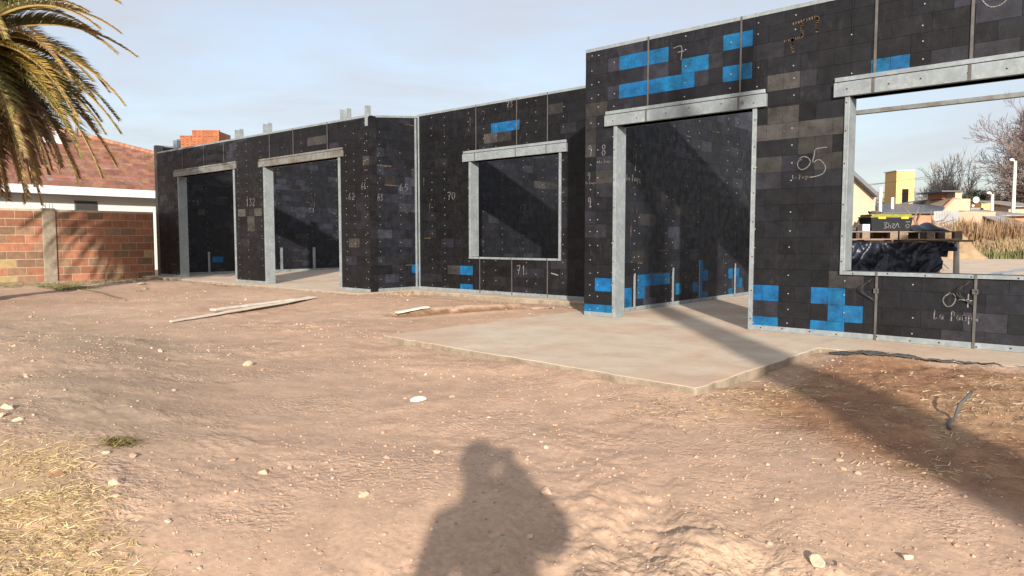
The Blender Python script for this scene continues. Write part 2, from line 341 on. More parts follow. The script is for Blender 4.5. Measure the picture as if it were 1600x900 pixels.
# ------------------------------------------------------------------ floor slab with the porch
def make_slab():
    poly = [(12, 6.45), (12, 50), (-19.9, 50), (-19.9, 7.55), (-10.35, 7.55), (-10.35, 8.75), (-5.65, 8.75), (-5.65, 4.40), (-2.1, 4.16), (-2.1, 6.45)]
    rr = random.Random(3); pts = []
    for k, p in enumerate(poly):
        q = poly[(k + 1) % len(poly)]; n = max(1, int(math.dist(p, q) / .13))
        if math.dist(p, q) > 25: n = 2
        nx, ny = (q[1] - p[1]), -(q[0] - p[0]); ln = math.hypot(nx, ny); nx /= ln; ny /= ln
        for i in range(n):
            t = i / n; j = (rr.uniform(-.014, .011) * (2.0 if rr.random() < .12 else 1) if i else -.015)
            pts.append((p[0] + (q[0] - p[0]) * t + nx * j, p[1] + (q[1] - p[1]) * t + ny * j))
    bm = bmesh.new(); top = [bm.verts.new((x, y, 0)) for x, y in pts]; f = bm.faces.new(top)
    r = bmesh.ops.extrude_face_region(bm, geom=[f])
    for v in [g for g in r['geom'] if isinstance(g, bmesh.types.BMVert)]: v.co.z = -.5
    bmesh.ops.recalc_face_normals(bm, faces=bm.faces)
    me = bpy.data.meshes.new('floor_slab'); bm.to_mesh(me); bm.free(); me.materials.append(M['slab']); me.materials.append(M['concr'])
    for p in me.polygons:
        if abs(p.normal.z) < .5: p.material_index = 1
    o = bpy.data.objects.new('floor_slab', me); col.objects.link(o); o['kind'] = 'structure'
    b = o.modifiers.new('b', 'BEVEL'); b.width = .014; b.segments = 2; b.limit_method = 'ANGLE'; b.angle_limit = R(60)
make_slab()
# ------------------------------------------------------------------ the unfinished house
house = empty('unfinished_house', 'unfinished roofless house of black blocks with scattered blue ones and galvanised door and window frames', 'house')
CH = .1656; BL = .3275
BLUE = (.0025, .070, .175); LITE = (.037, .0355, .035); MID = (.030, .033, .034)
def wall(label, p0, d, n, length, z0top, z1top, openings=(), front=(), back=(), seed=1, t=.17, screws=(), tone=.0085, stainp=.03, lite=(), slots=(), ends=True, warm=0.0, off=0):
    """one wall panel: p0 foot of its front face, d unit direction, n outward normal; sizes in wall coordinates (u along, z up)"""
    rr = random.Random(seed); mb = MB(); d = Vector((*d, 0)); n = Vector((*n, 0)); p0 = Vector((*p0, 0))
    P = lambda u, z, o: p0 + d * u + n * o + Vector((0, 0, z))
    ZT = lambda u: z0top + (z1top - z0top) * u / length
    flip = (d.cross(Vector((0, 0, 1)))).dot(n) < 0
    def quad(pts, mi, c):
        mb.face(pts[::-1] if flip else pts, mi, c)
    us = sorted({0, length} | {v for o in openings for v in o[:2] if 0 < v < length}); zs = sorted({0.0} | {v for o in openings for v in o[2:] if v > 0})
    def isopen(u, z): return any(o[0] < u < o[1] and o[2] < z < o[3] for o in openings)
    core = (.004, .004, .004); g = .006
    for i in range(len(us) - 1):                     # dark core, a few millimetres behind the blocks
        zz = zs + [None]
        for j in range(len(zs)):
            za = zs[j]; zb = zz[j + 1]; ua, ub = us[i], us[i + 1]
            ta = ZT(ua) - .01 if zb is None else zb; tb = ZT(ub) - .01 if zb is None else zb
            if isopen((ua + ub) / 2, za + .01): continue
            quad([P(ua, za, -g), P(ub, za, -g), P(ub, tb, -g), P(ua, ta, -g)], 0, core)
            quad([P(ub, za, -t + g), P(ua, za, -t + g), P(ua, ta, -t + g), P(ub, tb, -t + g)], 0, core)
    for u in (0, length):
        quad([P(u, 0, -g), P(u, 0, -t + g), P(u, ZT(u) - .01, -t + g), P(u, ZT(u) - .01, -g)], 0, core)
        zz_ = .15; su = -1 if u == 0 else 1; zl = .0
        while zl < ZT(u) - .03:
            zh = min(zz_, ZT(u) - .03); v = tone * rr.uniform(.3, .9) * (1.8 if rr.random() < .15 else 1); uo = u + su * rr.uniform(.0015, .004)
            quad([P(uo, zl + .001, -.001), P(uo, zl + .001, -t + .001), P(uo, zh - .001, -t + .001), P(uo, zh - .001, -.001)], 0, (v, v, v * 1.2)); zl = zh; zz_ += CH
    for o in openings:
        for u in (o[0], o[1]): quad([P(u, o[2], -g), P(u, o[2], -t + g), P(u, o[3], -t + g), P(u, o[3], -g)], 0, core)
        quad([P(o[0], o[3], -g), P(o[1], o[3], -g), P(o[1], o[3], -t + g), P(o[0], o[3], -t + g)], 0, core)
        if o[2] > .05: quad([P(o[0], o[2], -g), P(o[1], o[2], -g), P(o[1], o[2], -t + g), P(o[0], o[2], -t + g)], 0, core)
    def blk(side, ua, ub, za, zb, c, jit):
        if ub - ua < .02 or zb - za < .015: return
        um, zm = (ua + ub) / 2, (za + zb) / 2
        if side == 0 and any(s[0] < um < s[1] and s[2] < zm < s[3] for s in slots): return
        gp = .0012
        a = (ua + gp, za + gp); b = (ub - gp, zb - gp); ta = min(b[1], ZT(a[0]) - .03); tb = min(b[1], ZT(b[0]) - .03)
        if min(ta, tb) <= a[1] + .01: return
        o1 = jit; o0 = -g
        if side: o1 = -t - jit; o0 = -t + g
        q = [(a[0], a[1]), (b[0], a[1]), (b[0], tb), (a[0], ta)]
        f = [P(u, z, o1) for u, z in q]; k = [P(u, z, o0) for u, z in q]
        fl = (side == 1)
        def qd(pts): quad(pts[::-1] if fl else pts, 0, c)
        qd(f)
        for i in range(4): qd([k[i], k[(i + 1) % 4], f[(i + 1) % 4], f[i]])
        return o1
    for side in (0, 1):
        spec = front if side == 0 else back
        row = -1; z = -.0156
        while z < max(z0top, z1top):
            row += 1; za, zb = max(z, .0), z + CH; z += CH
            u = -BL * (0 if (row + off) % 2 == 0 else .5); 
            while u < length:
                ua, ub = max(u, 0), min(u + BL, length); u += BL
                um, zm = (ua + ub) / 2, (za + zb) / 2
                pn = float(vnoise(np.array(um * .9 + seed * 3.1), np.array(zm * 1.3 + seed), seed))
                v = tone * .46 * (.65 + .8 * pn) * rr.uniform(.82, 1.18)
                if rr.random() < .12 + .22 * (pn > .55): v *= rr.uniform(1.5, 2.9)
                if rr.random() < .10: v *= .55
                wm = warm + rr.uniform(-.04, .10)
                c = (v * (.78 + wm), v * .90, v * (1.36 - wm))
                cuts_u = sorted({ua, ub} | {x for o in openings for x in o[:2] if ua < x < ub} | {x for o in slots for x in o[:2] if ua < x < ub and side == 0})
                cuts_z = sorted({za, zb} | {x for o in openings for x in o[2:] if za < x < zb})
                jit = rr.uniform(0, .0022)
                # coloured rectangles cut the cell
                for s in spec + (lite if side == 0 else ()):
                    for x in s[:2]:
                        if ua + .03 < x < ub - .03 and s[2] < zm < s[3]: cuts_u = sorted(set(cuts_u) | {x})
                for a_, b_ in zip(cuts_u, cuts_u[1:]):
                    for e_, h_ in zip(cuts_z, cuts_z[1:]):
                        m_, k_ = (a_ + b_) / 2, (e_ + h_) / 2
                        if isopen(m_, k_): continue
                        cc = c
                        for s in spec:
                            if s[0] < m_ < s[1] and s[2] < k_ < s[3]: cc = tuple(x * rr.uniform(.93, 1.07) for x in BLUE)
                        if side == 0:
                            for s in lite:
                                if s[0] < m_ < s[1] and s[2] < k_ < s[3]: cc = tuple(x * s[4] for x in LITE)
                        o1 = blk(side, a_, b_, e_, h_, cc, jit)
                        if side == 0 and o1 is not None and rr.random() < stainp and h_ - e_ > .1 and cc[2] < .1 and h_ < min(ZT(a_), ZT(b_)) - .06:   # dried glue along an edge of this block
                            k2 = rr.choice('tblr'); w_ = rr.uniform(.008, .03); m = 5; oo = o1 + .0008
                            for q in range(m):
                                w1, w2 = w_ * rr.uniform(.2, 1), w_ * rr.uniform(.2, 1)
                                if k2 in 'tb':
                                    A, B = a_ + (b_ - a_) * q / m, a_ + (b_ - a_) * (q + 1) / m; e1, sg = (h_ - .002, -1) if k2 == 't' else (e_ + .002, 1)
                                    quad([P(A, e1, oo), P(B, e1, oo), P(B, e1 + sg * w2, oo), P(A, e1 + sg * w1, oo)][::(1 if sg > 0 else -1)], 2, (1, 1, 1))
                                else:
                                    A, B = e_ + (h_ - e_) * q / m, e_ + (h_ - e_) * (q + 1) / m; e1, sg = (b_ - .002, -1) if k2 == 'r' else (a_ + .002, 1)
                                    quad([P(e1, A, oo), P(e1 + sg * w1, A, oo), P(e1 + sg * w2, B, oo), P(e1, B, oo)][::(1 if sg > 0 else -1)], 2, (1, 1, 1))
                                if rr.random() < .2: break
            if side == 0 and row >= 0:
                for su in screws:
                    if rr.random() < .22: continue
                    u_, z_ = su + rr.uniform(-.008, .008), (za + zb) / 2 + rr.uniform(-.03, .03)
                    if any(o[0] - .01 < u_ < o[1] + .01 and o[2] - .05 < z_ < o[3] + .18 for o in openings) or z_ > ZT(u_) - .06: continue
                    rad = .0068; c0 = P(u_, z_, .007); k = len(mb.v)
                    for oo in (.001, .008):
                        for j in range(6):
                            an = j * math.pi / 3; mb.v.append(tuple(P(u_ + rad * math.cos(an), z_ + rad * math.sin(an), oo)))
                    mb.f.append(tuple(k + 6 + j for j in range(6))[::(-1 if flip else 1)]); mb.m.append(1); mb.c.append((1, 1, 1))
                    for j in range(6):
                        mb.f.append((k + j, k + (j + 1) % 6, k + 6 + (j + 1) % 6, k + 6 + j)); mb.m.append(1); mb.c.append((1, 1, 1))
    wo = mb.build('wall', [M['clad'], M['screw'], M['stain']], house); wo['label'] = label
    wo['_'] = 0; del wo['_']
    def bx(name, u0, u1, z0, z1, o0, o1, m='galv', z0b=None, z1b=None, bevel=.002, lab=None):
        b = MB(); lo = min(o0, o1); hi = max(o0, o1)
        def T(u, o, z):
            return P(u, z, o)
        b.box((u0, lo, z0), (u1, hi, z1), T=T)
        if z1b is not None:                                 # sloping bar
            k = 0
            for i, (u, o, z) in enumerate([(u0, lo, z0), (u1, lo, z0b), (u1, hi, z0b), (u0, hi, z0), (u0, lo, z1), (u1, lo, z1b), (u1, hi, z1b), (u0, hi, z1)]): b.v[i] = tuple(P(u, z, o))
        mats_ = M[m]
        if name in ('lintel', 'jamb_flange', 'sill', 'bottom_track', 'top_track') and z0b is None:      # screw heads belong to the bar
            mats_ = [M[m], M['dark']]; rq = random.Random(int(u0 * 97 + z0 * 13)); vert = (z1 - z0) > (u1 - u0); ln = (z1 - z0) if vert else (u1 - u0); a = .12
            while a < ln - .05:
                cu, cz = ((u0 + u1) / 2, z0 + a) if vert else (u0 + a, z0 + (z1 - z0) * rq.uniform(.3, .7)); e = .006
                b.box((cu - e, hi, cz - e), (cu + e, hi + .003, cz + e), mi=1, T=T); a += rq.uniform(.22, .42)
        ob = b.build(name, mats_, wo, bevel=bevel, recalc=True)
        if lab: ob['label'] = lab
        return ob
    wo_P = P
    # tracks
    cutx = sorted((o[0], o[1]) for o in openings if o[2] <= .06)
    u = 0
    for a, b in cutx + [(length, length)]:
        if a - u > .05: bx('bottom_track', u + .002, a - .002, .002, .055, -t - .004, .006, bevel=.001)
        u = b
    bx('top_track', 0, length, z0top - .035, z0top + .004, -t - .006, .008, z0b=z1top - .035, z1b=z1top + .004, bevel=.001)
    for s in slots:
        bx('stud', (s[0] + s[1]) / 2 + .004, s[1] - .002, s[2], s[3], -g, .003, bevel=.001)
    return wo, P, bx
def frame(bx, u0, u1, z0, z1, l0, l1, t=.17, lh=.18, lm='galv', sill=False, wide=.028):
    """galvanised lining: two jambs, a lintel channel with a raised lip and, for windows, a sill"""
    zb = z0 - .0 if not sill else z0 - .03
    for a, b in ((u0 - .004, u0 + .012), (u1 - .012, u1 + .004)):
        j = bx('jamb', a, b, z0 + .001, z1, -t - .02, .022)
        side = 1 if a < u0 else -1
        f0, f1 = (a - wide, a - .001) if side > 0 else (b + .001, b + wide)
        bx('jamb_flange', f0, f1, z0 + .001 - (.03 if sill else 0), z1 - .002, .003, .020, bevel=.001)
    bx('lintel', l0, l1, z1, z1 + lh * .72, -t - .02, .045, lm, bevel=.004)
    bx('lintel_lip', l0 + (.0), l1 - .02, z1 + lh * .72 + .011, z1 + lh, -t - .012, .026, lm, bevel=.003)
    if sill: bx('sill', u0 - .03, u1 + .03, z0 - .035, z0 - .001, -t - .02, .030)
GL = {'0': [[(.5, 1), (.15, .8), (.08, .4), (.3, .02), (.65, .08), (.88, .5), (.75, .88), (.45, 1.0)]],
      '1': [[(.3, .75), (.55, 1), (.5, 0)]], '2': [[(.1, .8), (.4, 1), (.8, .8), (.6, .45), (.1, .02), (.85, .05)]],
      '3': [[(.15, .95), (.8, .95), (.45, .58), (.8, .35), (.5, 0), (.1, .12)]],
      '5': [[(.95, 1.0), (.4, .95), (.3, .55), (.7, .6), (.9, .3), (.6, .02), (.1, .0)]],
      '6': [[(.7, 1), (.25, .6), (.15, .2), (.45, 0), (.8, .2), (.6, .45), (.2, .3)]],
      '7': [[(.1, .95), (.85, .98), (.4, 0)], [(.3, .5), (.75, .55)]],
      '8': [[(.5, .52), (.2, .75), (.5, 1), (.8, .78), (.5, .52), (.15, .25), (.5, 0), (.85, .25), (.5, .52)]],
      '9': [[(.8, .75), (.5, 1), (.2, .78), (.4, .52), (.8, .7), (.75, .3), (.6, -.1)]],
      'L': [[(.2, 1), (.1, 0), (.7, .08)]], 'a': [[(.75, .5), (.3, .5), (.15, .15), (.5, .0), (.75, .45), (.8, 0)]],
      'P': [[(.2, -.15), (.25, 1), (.75, .85), (.7, .5), (.25, .45)]], 'm': [[(.1, 0), (.12, .5), (.4, .5), (.42, .05), (.45, .5), (.78, .5), (.8, 0)]],
      'p': [[(.2, -.45), (.25, .5), (.75, .5), (.7, .08), (.25, .1)]], ' ': [], 'T': [[(.0, 1), (1, 1.02), (.98, 0)], [(.55, .62), (1.35, .62)]],
      'O': [[(.5, 1), (.1, .7), (.02, .35), (.3, .0), (.7, .05), (.98, .5), (.85, .9), (.5, 1)]],
      't': [[(0, .55), (1, .5)], [(.72, 1), (.7, 0)]]}
def smooth_line(p, k=5):
    if len(p) < 3: return p
    o = []
    for i in range(len(p) - 1):
        a = p[max(i - 1, 0)]; b = p[i]; c = p[i + 1]; d = p[min(i + 2, len(p) - 1)]
        for j in range(k):
            t = j / k; o.append(tuple(.5 * (2 * b[q] + (c[q] - a[q]) * t + (2 * a[q] - 5 * b[q] + 4 * c[q] - d[q]) * t * t + (3 * b[q] - a[q] - 3 * c[q] + d[q]) * t ** 3) for q in (0, 1)))
    return o + [p[-1]]
def chalk(wo, P, text, u, z, h, wd=.009, asp=.7, m='chalk', name='chalk_writing', strokes=None, sp=1.25, o=.0035, lab=None):
    mb = MB(); W_ = h * asp; tot = len(text) * W_ * sp; x = u - tot / 2
    polys = []
    if strokes: polys = strokes
    else:
        for ch in text:
            for s in GL[ch]: polys.append([(x + a * W_, z - h / 2 + b * h) for a, b in s])
            x += W_ * sp
    for pl in polys:
        q = smooth_line(pl)
        for (a, b), (c, d) in zip(q, q[1:]):
            ln = math.hypot(c - a, d - b)
            if ln < 1e-5: continue
            nx, nz = -(d - b) / ln * wd / 2, (c - a) / ln * wd / 2; ex, ez = (c - a) / ln * wd * .2, (d - b) / ln * wd * .2
            mb.face([P(a - ex + nx, b - ez + nz, o), P(a - ex - nx, b - ez - nz, o), P(c + ex - nx, d + ez - nz, o), P(c + ex + nx, d + ez + nz, o)])
    ob = mb.build(name, M[m], wo, recalc=False)
    so = ob.modifiers.new('s', 'SOLIDIFY'); so.thickness = .0012; so.offset = 1
    if lab: ob['label'] = lab
    return ob
def strap(bx, u, zs, w=.020, under=None, m='strap'):
    for (a, b, o) in zs: bx('strap', u - w / 2, u + w / 2, a, b, o, o + .004, m, bevel=0)
# ---- front wall of the right block (u = x + 5.26)
X0 = -5.26
q = lambda x: x - X0
bluesB = [(q(-4.77), q(-4.116), 2.965, 3.13), (q(-4.77), q(-3.789), 2.634, 2.80), (q(-3.95), q(-3.625), 2.80, 2.965), (q(-3.46), q(-3.135), 2.965, 3.13), (q(-3.46), q(-3.135), 2.634, 2.80),
          (0, q(-4.81), -.05, .15), (q(-5.10), q(-4.81), .316, .48), (q(-3.10), q(-2.80), .316, .48), (q(-3.10), q(-2.80), -.05, .15),
          (q(-2.475), q(-2.15), .316, .48), (q(-2.31), q(-1.985), .15, .316), (q(-2.475), q(-2.15), -.05, .15), (q(-1.985), q(-1.66), 2.47, 2.634)]
liteB = [(q(-2.97), q(-2.64), 2.49, 2.64, 1.0), (q(-2.96), q(-2.64), 2.15, 2.31, .95), (q(-3.10), q(-2.80), 1.98, 2.15, 1.0), (q(-2.80), q(-2.15), 1.98, 2.15, .95), (q(-3.10), q(-2.80), 1.64, 1.81, .62),
         (q(-2.64), q(-2.31), 1.81, 1.98, .55), (q(-2.31), q(-1.985), .48, .645, .62), (0, q(-5.10), 1.98, 2.15, .6), (q(-5.10), q(-4.80), 1.64, 1.81, .6), (0, q(-4.94), 2.47, 2.63, .55), (q(-2.48), q(-2.15), 1.64, 1.81, .5), (0, q(-5.1), 2.15, 2.47, .45)]
opB = [(q(-4.80), q(-3.10), 0, 2.32), (q(-2.17), q(.62), .65, 2.32)]
wB, PB, bxB = wall('front wall of the right block, with a doorway and a wide window opening', (X0, 7.30), (1, 0), (0, -1), 7.4, 3.285, 3.285, opB, tuple(bluesB), (), seed=11,
                   screws=(q(-5.17), q(-5.06), q(-4.84), q(-3.9), q(-3.37), q(-3.07), q(-2.70), q(-2.16), q(-1.56), q(-.45), .0 + q(.7), q(1.2)), tone=.0125, lite=tuple(liteB), warm=.02, stainp=.0)
frame(bxB, *opB[0][:2], 0, 2.32, q(-4.95), q(-2.965))
frame(bxB, *opB[1], q(-2.30), q(.76), lh=.185, sill=True)
for x in (-4.371, -3.257): strap(bxB, q(x), [(2.32, 2.452, .046), (2.45, 3.285, .010)])
for x in (-1.95, -1.185, -.1): strap(bxB, q(x), [(2.32, 2.452, .046), (2.45, 3.285, .010)], w=.024)
for x in (-1.87, -1.078): strap(bxB, q(x), [(.0, .615, .009), (.612, .652, .031)], w=.022)
def buckle(wo, P, u, z, k):
    mb = MB(); 
    for a, b, c, d in ((-.022, .022, .012, .022), (-.022, .022, -.022, -.012), (-.022, -.012, -.012, .012), (.012, .022, -.012, .012)):
        mb.box((u + a, .014, z + c), (u + b, .026, z + d), T=lambda u, o, z: P(u, z, o))
    o = mb.build('buckle', M['strap'], wo, recalc=True)
    mb = MB()
    for s in (0, 1):
        pts = []
        for i in range(12):
            t = i / 11; a = math.pi * (.1 + .9 * t) 
            pts.append(P(u - .01 - .13 * math.sin(a) * (1 - .2 * s), z + (.10 - .21 * t) * (1 if s else .85) + .01 * k, .015 + .03 * math.sin(a)))
        mb.tube(pts, .0035, 5)
    mb.build('strap_tail', M['cable'], wo, smooth=True)
buckle(wB, PB, q(-1.87), .47, 1); buckle(wB, PB, q(-1.078), .50, -1)
chalk(wB, PB, '9', q(-5.178), 2.06, .12, asp=.5); chalk(wB, PB, '8', q(-4.975), 2.045, .13, asp=.5); chalk(wB, PB, 'La Pampa', q(-4.955), 1.91, .035, .005, .5)
chalk(wB, PB, '9', q(-5.195), 1.745, .085, asp=.55); chalk(wB, PB, 'La Pampa', q(-5.17), 1.66, .03, .005, .5); chalk(wB, PB, '9', q(-5.182), 1.42, .12, asp=.45)
def px5(l): return [(q(-2.505 + (a / 10 - 48) * .0062 + .0), 1.711 - ((b / 10 - 45) + .07 * (a / 10 - 48)) * .00645) for a, b in l]
chalk(wB, PB, '', 0, 0, 0, .009, strokes=[px5(l) for l in ([(320, 400), (285, 390), (350, 350), (430, 370), (462, 430), (430, 500), (340, 550), (280, 520), (265, 450), (295, 395)], [(710, 212), (640, 218), (540, 240), (520, 330), (505, 435), (590, 395), (660, 440), (700, 520), (670, 595), (600, 635), (500, 660), (380, 668)])], lab='large chalk number 05'); chalk(wB, PB, 'La Pampa', q(-2.60), 1.585, .035, .006, .5)
chalk(wB, PB, 'Ot', q(-1.20), .42, .115, .010, .85, lab='chalk mark of a circle and a crossed seven'); chalk(wB, PB, 'La Pampa', q(-1.215), .28, .07, .008, .5, lab='white chalk words La Pampa')
chalk(wB, PB, 'T', q(-3.99), 3.03, .14, .007, .7); chalk(wB, PB, 'O', q(-.99), 3.03, .22, .009, 1.0)
chalk(wB, PB, '8', q(-3.21), 2.385, .05, .006, 1.2, o=.047)
chalk(wB, PB, '', 0, 0, 0, .026, m='stain', name='glue_stain', strokes=[[(q(-2.72), 3.105), (q(-2.60), 3.118), (q(-2.485), 3.122), (q(-2.49), 3.05), (q(-2.487), 2.985)], [(q(-2.60), 3.11), (q(-2.635), 3.05), (q(-2.63), 2.97), (q(-2.72), 2.955), (q(-2.80), 2.95)], [(q(-2.72), 2.955), (q(-2.73), 2.90), (q(-2.715), 2.83)]], lab='brown streaks of dried glue')
# ---- side wall seen through the doorway (face x = -5.1)
e = lambda y: y - 7.472
bluesE = tuple((e(a), e(b), c, d) for a, b, c, d in [(8.30, 9.17, .316, .52), (8.30, 8.49, .15, .316), (7.98, 8.155, -.05, .33), (9.35, 9.52, .15, .36), (9.87, 10.05, .15, .36), (10.10, 10.20, -.05, .60), (10.20, 10.38, .316, .50), (10.20, 10.38, -.05, .15), (11.11, 11.285, .36, .55), (11.11, 11.285, -.05, .2), (11.43, 11.53, .15, .55), (11.53, 11.66, .15, .36)])
liteE = tuple((e(a), e(b), c, d, k) for a, b, c, d, k in [(8.15, 8.45, .645, .81, .4), (8.35, 8.75, 1.15, 1.3, .65), (9.3, 9.7, 1.30, 1.47, .5), (9.7, 10.1, 1.3, 1.47, .45), (8.9, 9.3, 1.47, 1.64, .35), (10.2, 10.6, .645, .81, .35)])
wE, PE, bxE = wall('side wall running back behind the doorway, with blue blocks near the floor', (-5.10, 7.472), (0, 1), (1, 0), 8.0, 3.28, 4.1, (), bluesE, (), seed=23, t=.16, 
                   screws=tuple(e(v) for v in (8.2, 8.32, 9.05, 9.23, 9.65, 10.0, 11.0, 11.35, 12.2, 13.0, 14.0)), tone=.021, stainp=.10, lite=liteE,  # tone raised: bluish light on this wall is put into its block colour
                   slots=((e(8.16), e(8.25), .05, .50), (e(9.20), e(9.30), .05, .55), (e(10.055), e(10.10), .05, .64), (e(11.30), e(11.40), .05, .56)))
chalk(wE, PE, '9', e(8.20), 2.03, .25, .012, .5); chalk(wE, PE, 'La Pampa', e(8.17), 1.77, .07, .008, .5)
# ---- recessed wall with the square window (face y = 9.1)
q2 = lambda x: x + 10.5
wD, PD, bxD = wall('recessed middle wall with a square window opening', (-10.5, 9.10), (1, 0), (0, -1), 5.235, 3.335, 3.325, [(q2(-9.07), q2(-7.05), .65, 2.35)],
                   ((q2(-8.567), q2(-7.913), 2.85, 3.0), (q2(-9.355), q2(-9.01), .316, .48), (q2(-9.345), q2(-9.00), .0, .15)), (), seed=31,
                   screws=tuple(q2(v) for v in (-10.1, -9.75, -9.12, -8.75, -8.45, -7.75, -7.55, -6.98, -6.4, -5.9)), tone=.0085, stainp=.035, warm=.06,
                   lite=((q2(-9.68), q2(-9.355), .316, .48, .6), (q2(-8.74), q2(-8.43), 2.66, 2.81, 1.1), (q2(-8.43), q2(-8.1), 2.66, 2.81, .5), (q2(-7.3), q2(-7.0), 3.0, 3.14, .5)), off=1)
frame(bxD, q2(-9.07), q2(-7.05), .65, 2.35, q2(-9.24), q2(-6.90), lh=.19, sill=True)
for x in (-8.925, -7.966, -7.303): strap(bxD, q2(x), [(2.35, 2.486, .046), (2.48, 3.33, .010)], w=.016)
for x in (-8.84, -8.075, -7.295): strap(bxD, q2(x), [(.0, .612, .009), (.612, .652, .031)], w=.018)
chalk(wD, PD, '73', q2(-8.124), 3.24, .09, .010); chalk(wD, PD, '70', q2(-9.561), 1.76, .13, .010, lab='chalk number 70'); chalk(wD, PD, '71', q2(-7.863), .44, .15, .010, .6)
chalk(wD, PD, '', 0, 0, 0, .018, strokes=[[(q2(-7.22), .41), (q2(-7.08), .38)]]) 
# ---- return wall and its continuation behind (face x = -10.5)
r = lambda y: y - 8.122
wR, PR, bxR = wall('return wall joining the left block to the recessed wall and running on behind it', (-10.50, 8.122), (0, 1), (1, 0), 6.6, 3.20, 3.95, (), ((r(8.93), r(9.1), .316, .48),), (), seed=41, t=.16,
                   screws=tuple(r(v) for v in (8.18, 8.66, 10.9, 11.5, 12.2, 12.9, 13.4)), tone=.019, stainp=.06,
                   lite=((r(8.30), r(8.55), 1.98, 2.15, .42), (r(12.6), r(13.0), 2.1, 2.27, .9), (r(13.0), r(13.4), 2.1, 2.27, .5)))
chalk(wR, PR, '65', r(8.75), 1.94, .13, .009, lab='chalk number 65'); chalk(wR, PR, '63', r(8.19), 1.73, .12, .009, .45); chalk(wR, PR, '67', r(12.2), 1.67, .13, .011)
for y0, y1 in ((9.02, 9.06),): bxR('corner_post', r(y0), r(y1), .0, 3.26, .001, .014, bevel=.001)
bxD('corner_post', q2(-10.485), q2(-10.45), .0, 3.30, .003, .014, bevel=.001)
# ---- front wall of the left block (face y = 7.95)
q3 = lambda x: x + 19.6
opC = [(q3(-18.33), q3(-15.48), 0, 2.55), (q3(-14.13), q3(-11.42), 0, 2.51)]
wC, PC, bxC = wall('front wall of the left block, with two wide door openings', (-19.6, 7.95), (1, 0), (0, -1), 9.1, 3.26, 3.19, opC, (), (), seed=53, t=.17,
                   screws=tuple(q3(v) for v in (-19.2, -18.5, -17.2, -15.3, -14.9, -14.3, -13.4, -12.7, -11.2, -10.95, -10.62, -10.56)), tone=.0115, stainp=.06, warm=.05,
                   lite=((q3(-15.33), q3(-15.0), 1.47, 1.64, 1.3), (q3(-14.62), q3(-14.3), 1.47, 1.64, 1.2), (q3(-14.92), q3(-14.62), 1.3, 1.47, .9), (q3(-14.92), q3(-14.6), 1.14, 1.3, .8), (q3(-12.48), q3(-11.83), 2.80, 2.97, .9),
                         (q3(-19.5), q3(-19.1), 2.47, 2.63, .9), (q3(-19.5), q3(-19.1), 2.0, 2.15, .9), (q3(-11.15), q3(-10.82), .81, .98, .8), (q3(-10.68), q3(-10.5), 2.30, 2.47, .7), (q3(-19.3), q3(-18.9), 1.64, 1.81, .6)))
frame(bxC, *opC[0], q3(-18.55), q3(-15.36), lh=.17, lm='galvd', wide=.04)
frame(bxC, *opC[1], q3(-14.33), q3(-11.28), lh=.17, lm='galvd', wide=.04)
for x in (-18.07, -16.91, -15.92, -13.9, -12.98, -11.78): bxC('strap', q3(x) - .009, q3(x) + .009, 2.62, 3.2, .010, .014, 'strap', bevel=0)
for x, h in ((-18.58, .26), (-15.36, .24), (-14.13, .24), (-11.31, .20)):                         # channel studs sticking up past the top track
    for a, b, o0, o1 in ((-.11, .11, -.135, -.128), (-.11, -.104, -.127, -.04), (.104, .11, -.127, -.04)): bxC('stud', q3(x) + a, q3(x) + b, 3.1, 3.22 + h * .9 + (0 if x > -16 else .05), o0, o1, bevel=0)
bxC('stud', q3(-10.60), q3(-10.52), 3.0, 3.36, .004, .010, bevel=0); bxC('stud', q3(-10.53), q3(-10.524), 3.0, 3.36, -.07, .003, bevel=0)
chalk(wC, PC, '62', q3(-11.03), 1.76, .12, .010); chalk(wC, PC, '66', q3(-10.66), 1.93, .12, .009, .5); chalk(wC, PC, '132', q3(-14.75), 1.78, .16, .012, .7)
# ---- far left wall (face x = -19.6), seen through both doorways
f_ = lambda y: y - 8.122
wF, PF, bxF = wall('far left side wall seen through the two door openings', (-19.60, 8.122), (0, 1), (1, 0), 7.4, 3.45, 3.62, (), ((f_(9.36), f_(9.68), .316, .48),), (), seed=61, t=.16,
                   screws=tuple(f_(v) for v in (8.75, 9.25, 10.4, 11.45, 12.6, 13.5)), tone=.016, stainp=.14,
                   lite=((f_(8.85), f_(9.15), 2.3, 2.47, .6), (f_(8.7), f_(9.15), 1.98, 2.15, .45), (f_(9.0), f_(9.2), 1.64, 1.81, .9), (f_(12.0), f_(12.5), .98, 1.14, .5)),
                   slots=((f_(9.17), f_(9.30), .05, .62), (f_(11.38), f_(11.56), .05, .72), (f_(12.50), f_(12.70), .05, .72), (f_(13.50), f_(13.7), .05, .72)))
bxF('corner_post', -.175, -.005, 0.0, 3.45, -.19, -.02, 'strap'); chalk(wF, PF, '51', f_(12.6), 1.88, .13, .014); chalk(wF, PF, '51', f_(8.95), 1.97, .13, .014)
# ridge beam of thin steel across the right room, and a right-hand wall carrying its other end
wG, PG, bxG = wall('right-hand side wall of the right block, outside the picture', (2.14, 7.472), (0, 1), (1, 0), 8.0, 3.28, 4.1, (), (), (), seed=71, t=.16, tone=.011)
mb = MB(); mb.box((-5.12, 11.96, 2.90), (2.0, 12.04, 2.965)); bo = mb.build('beam', M['galvd'], house, bevel=.004); bo['label'] = 'thin steel beam crossing behind the wide window opening'
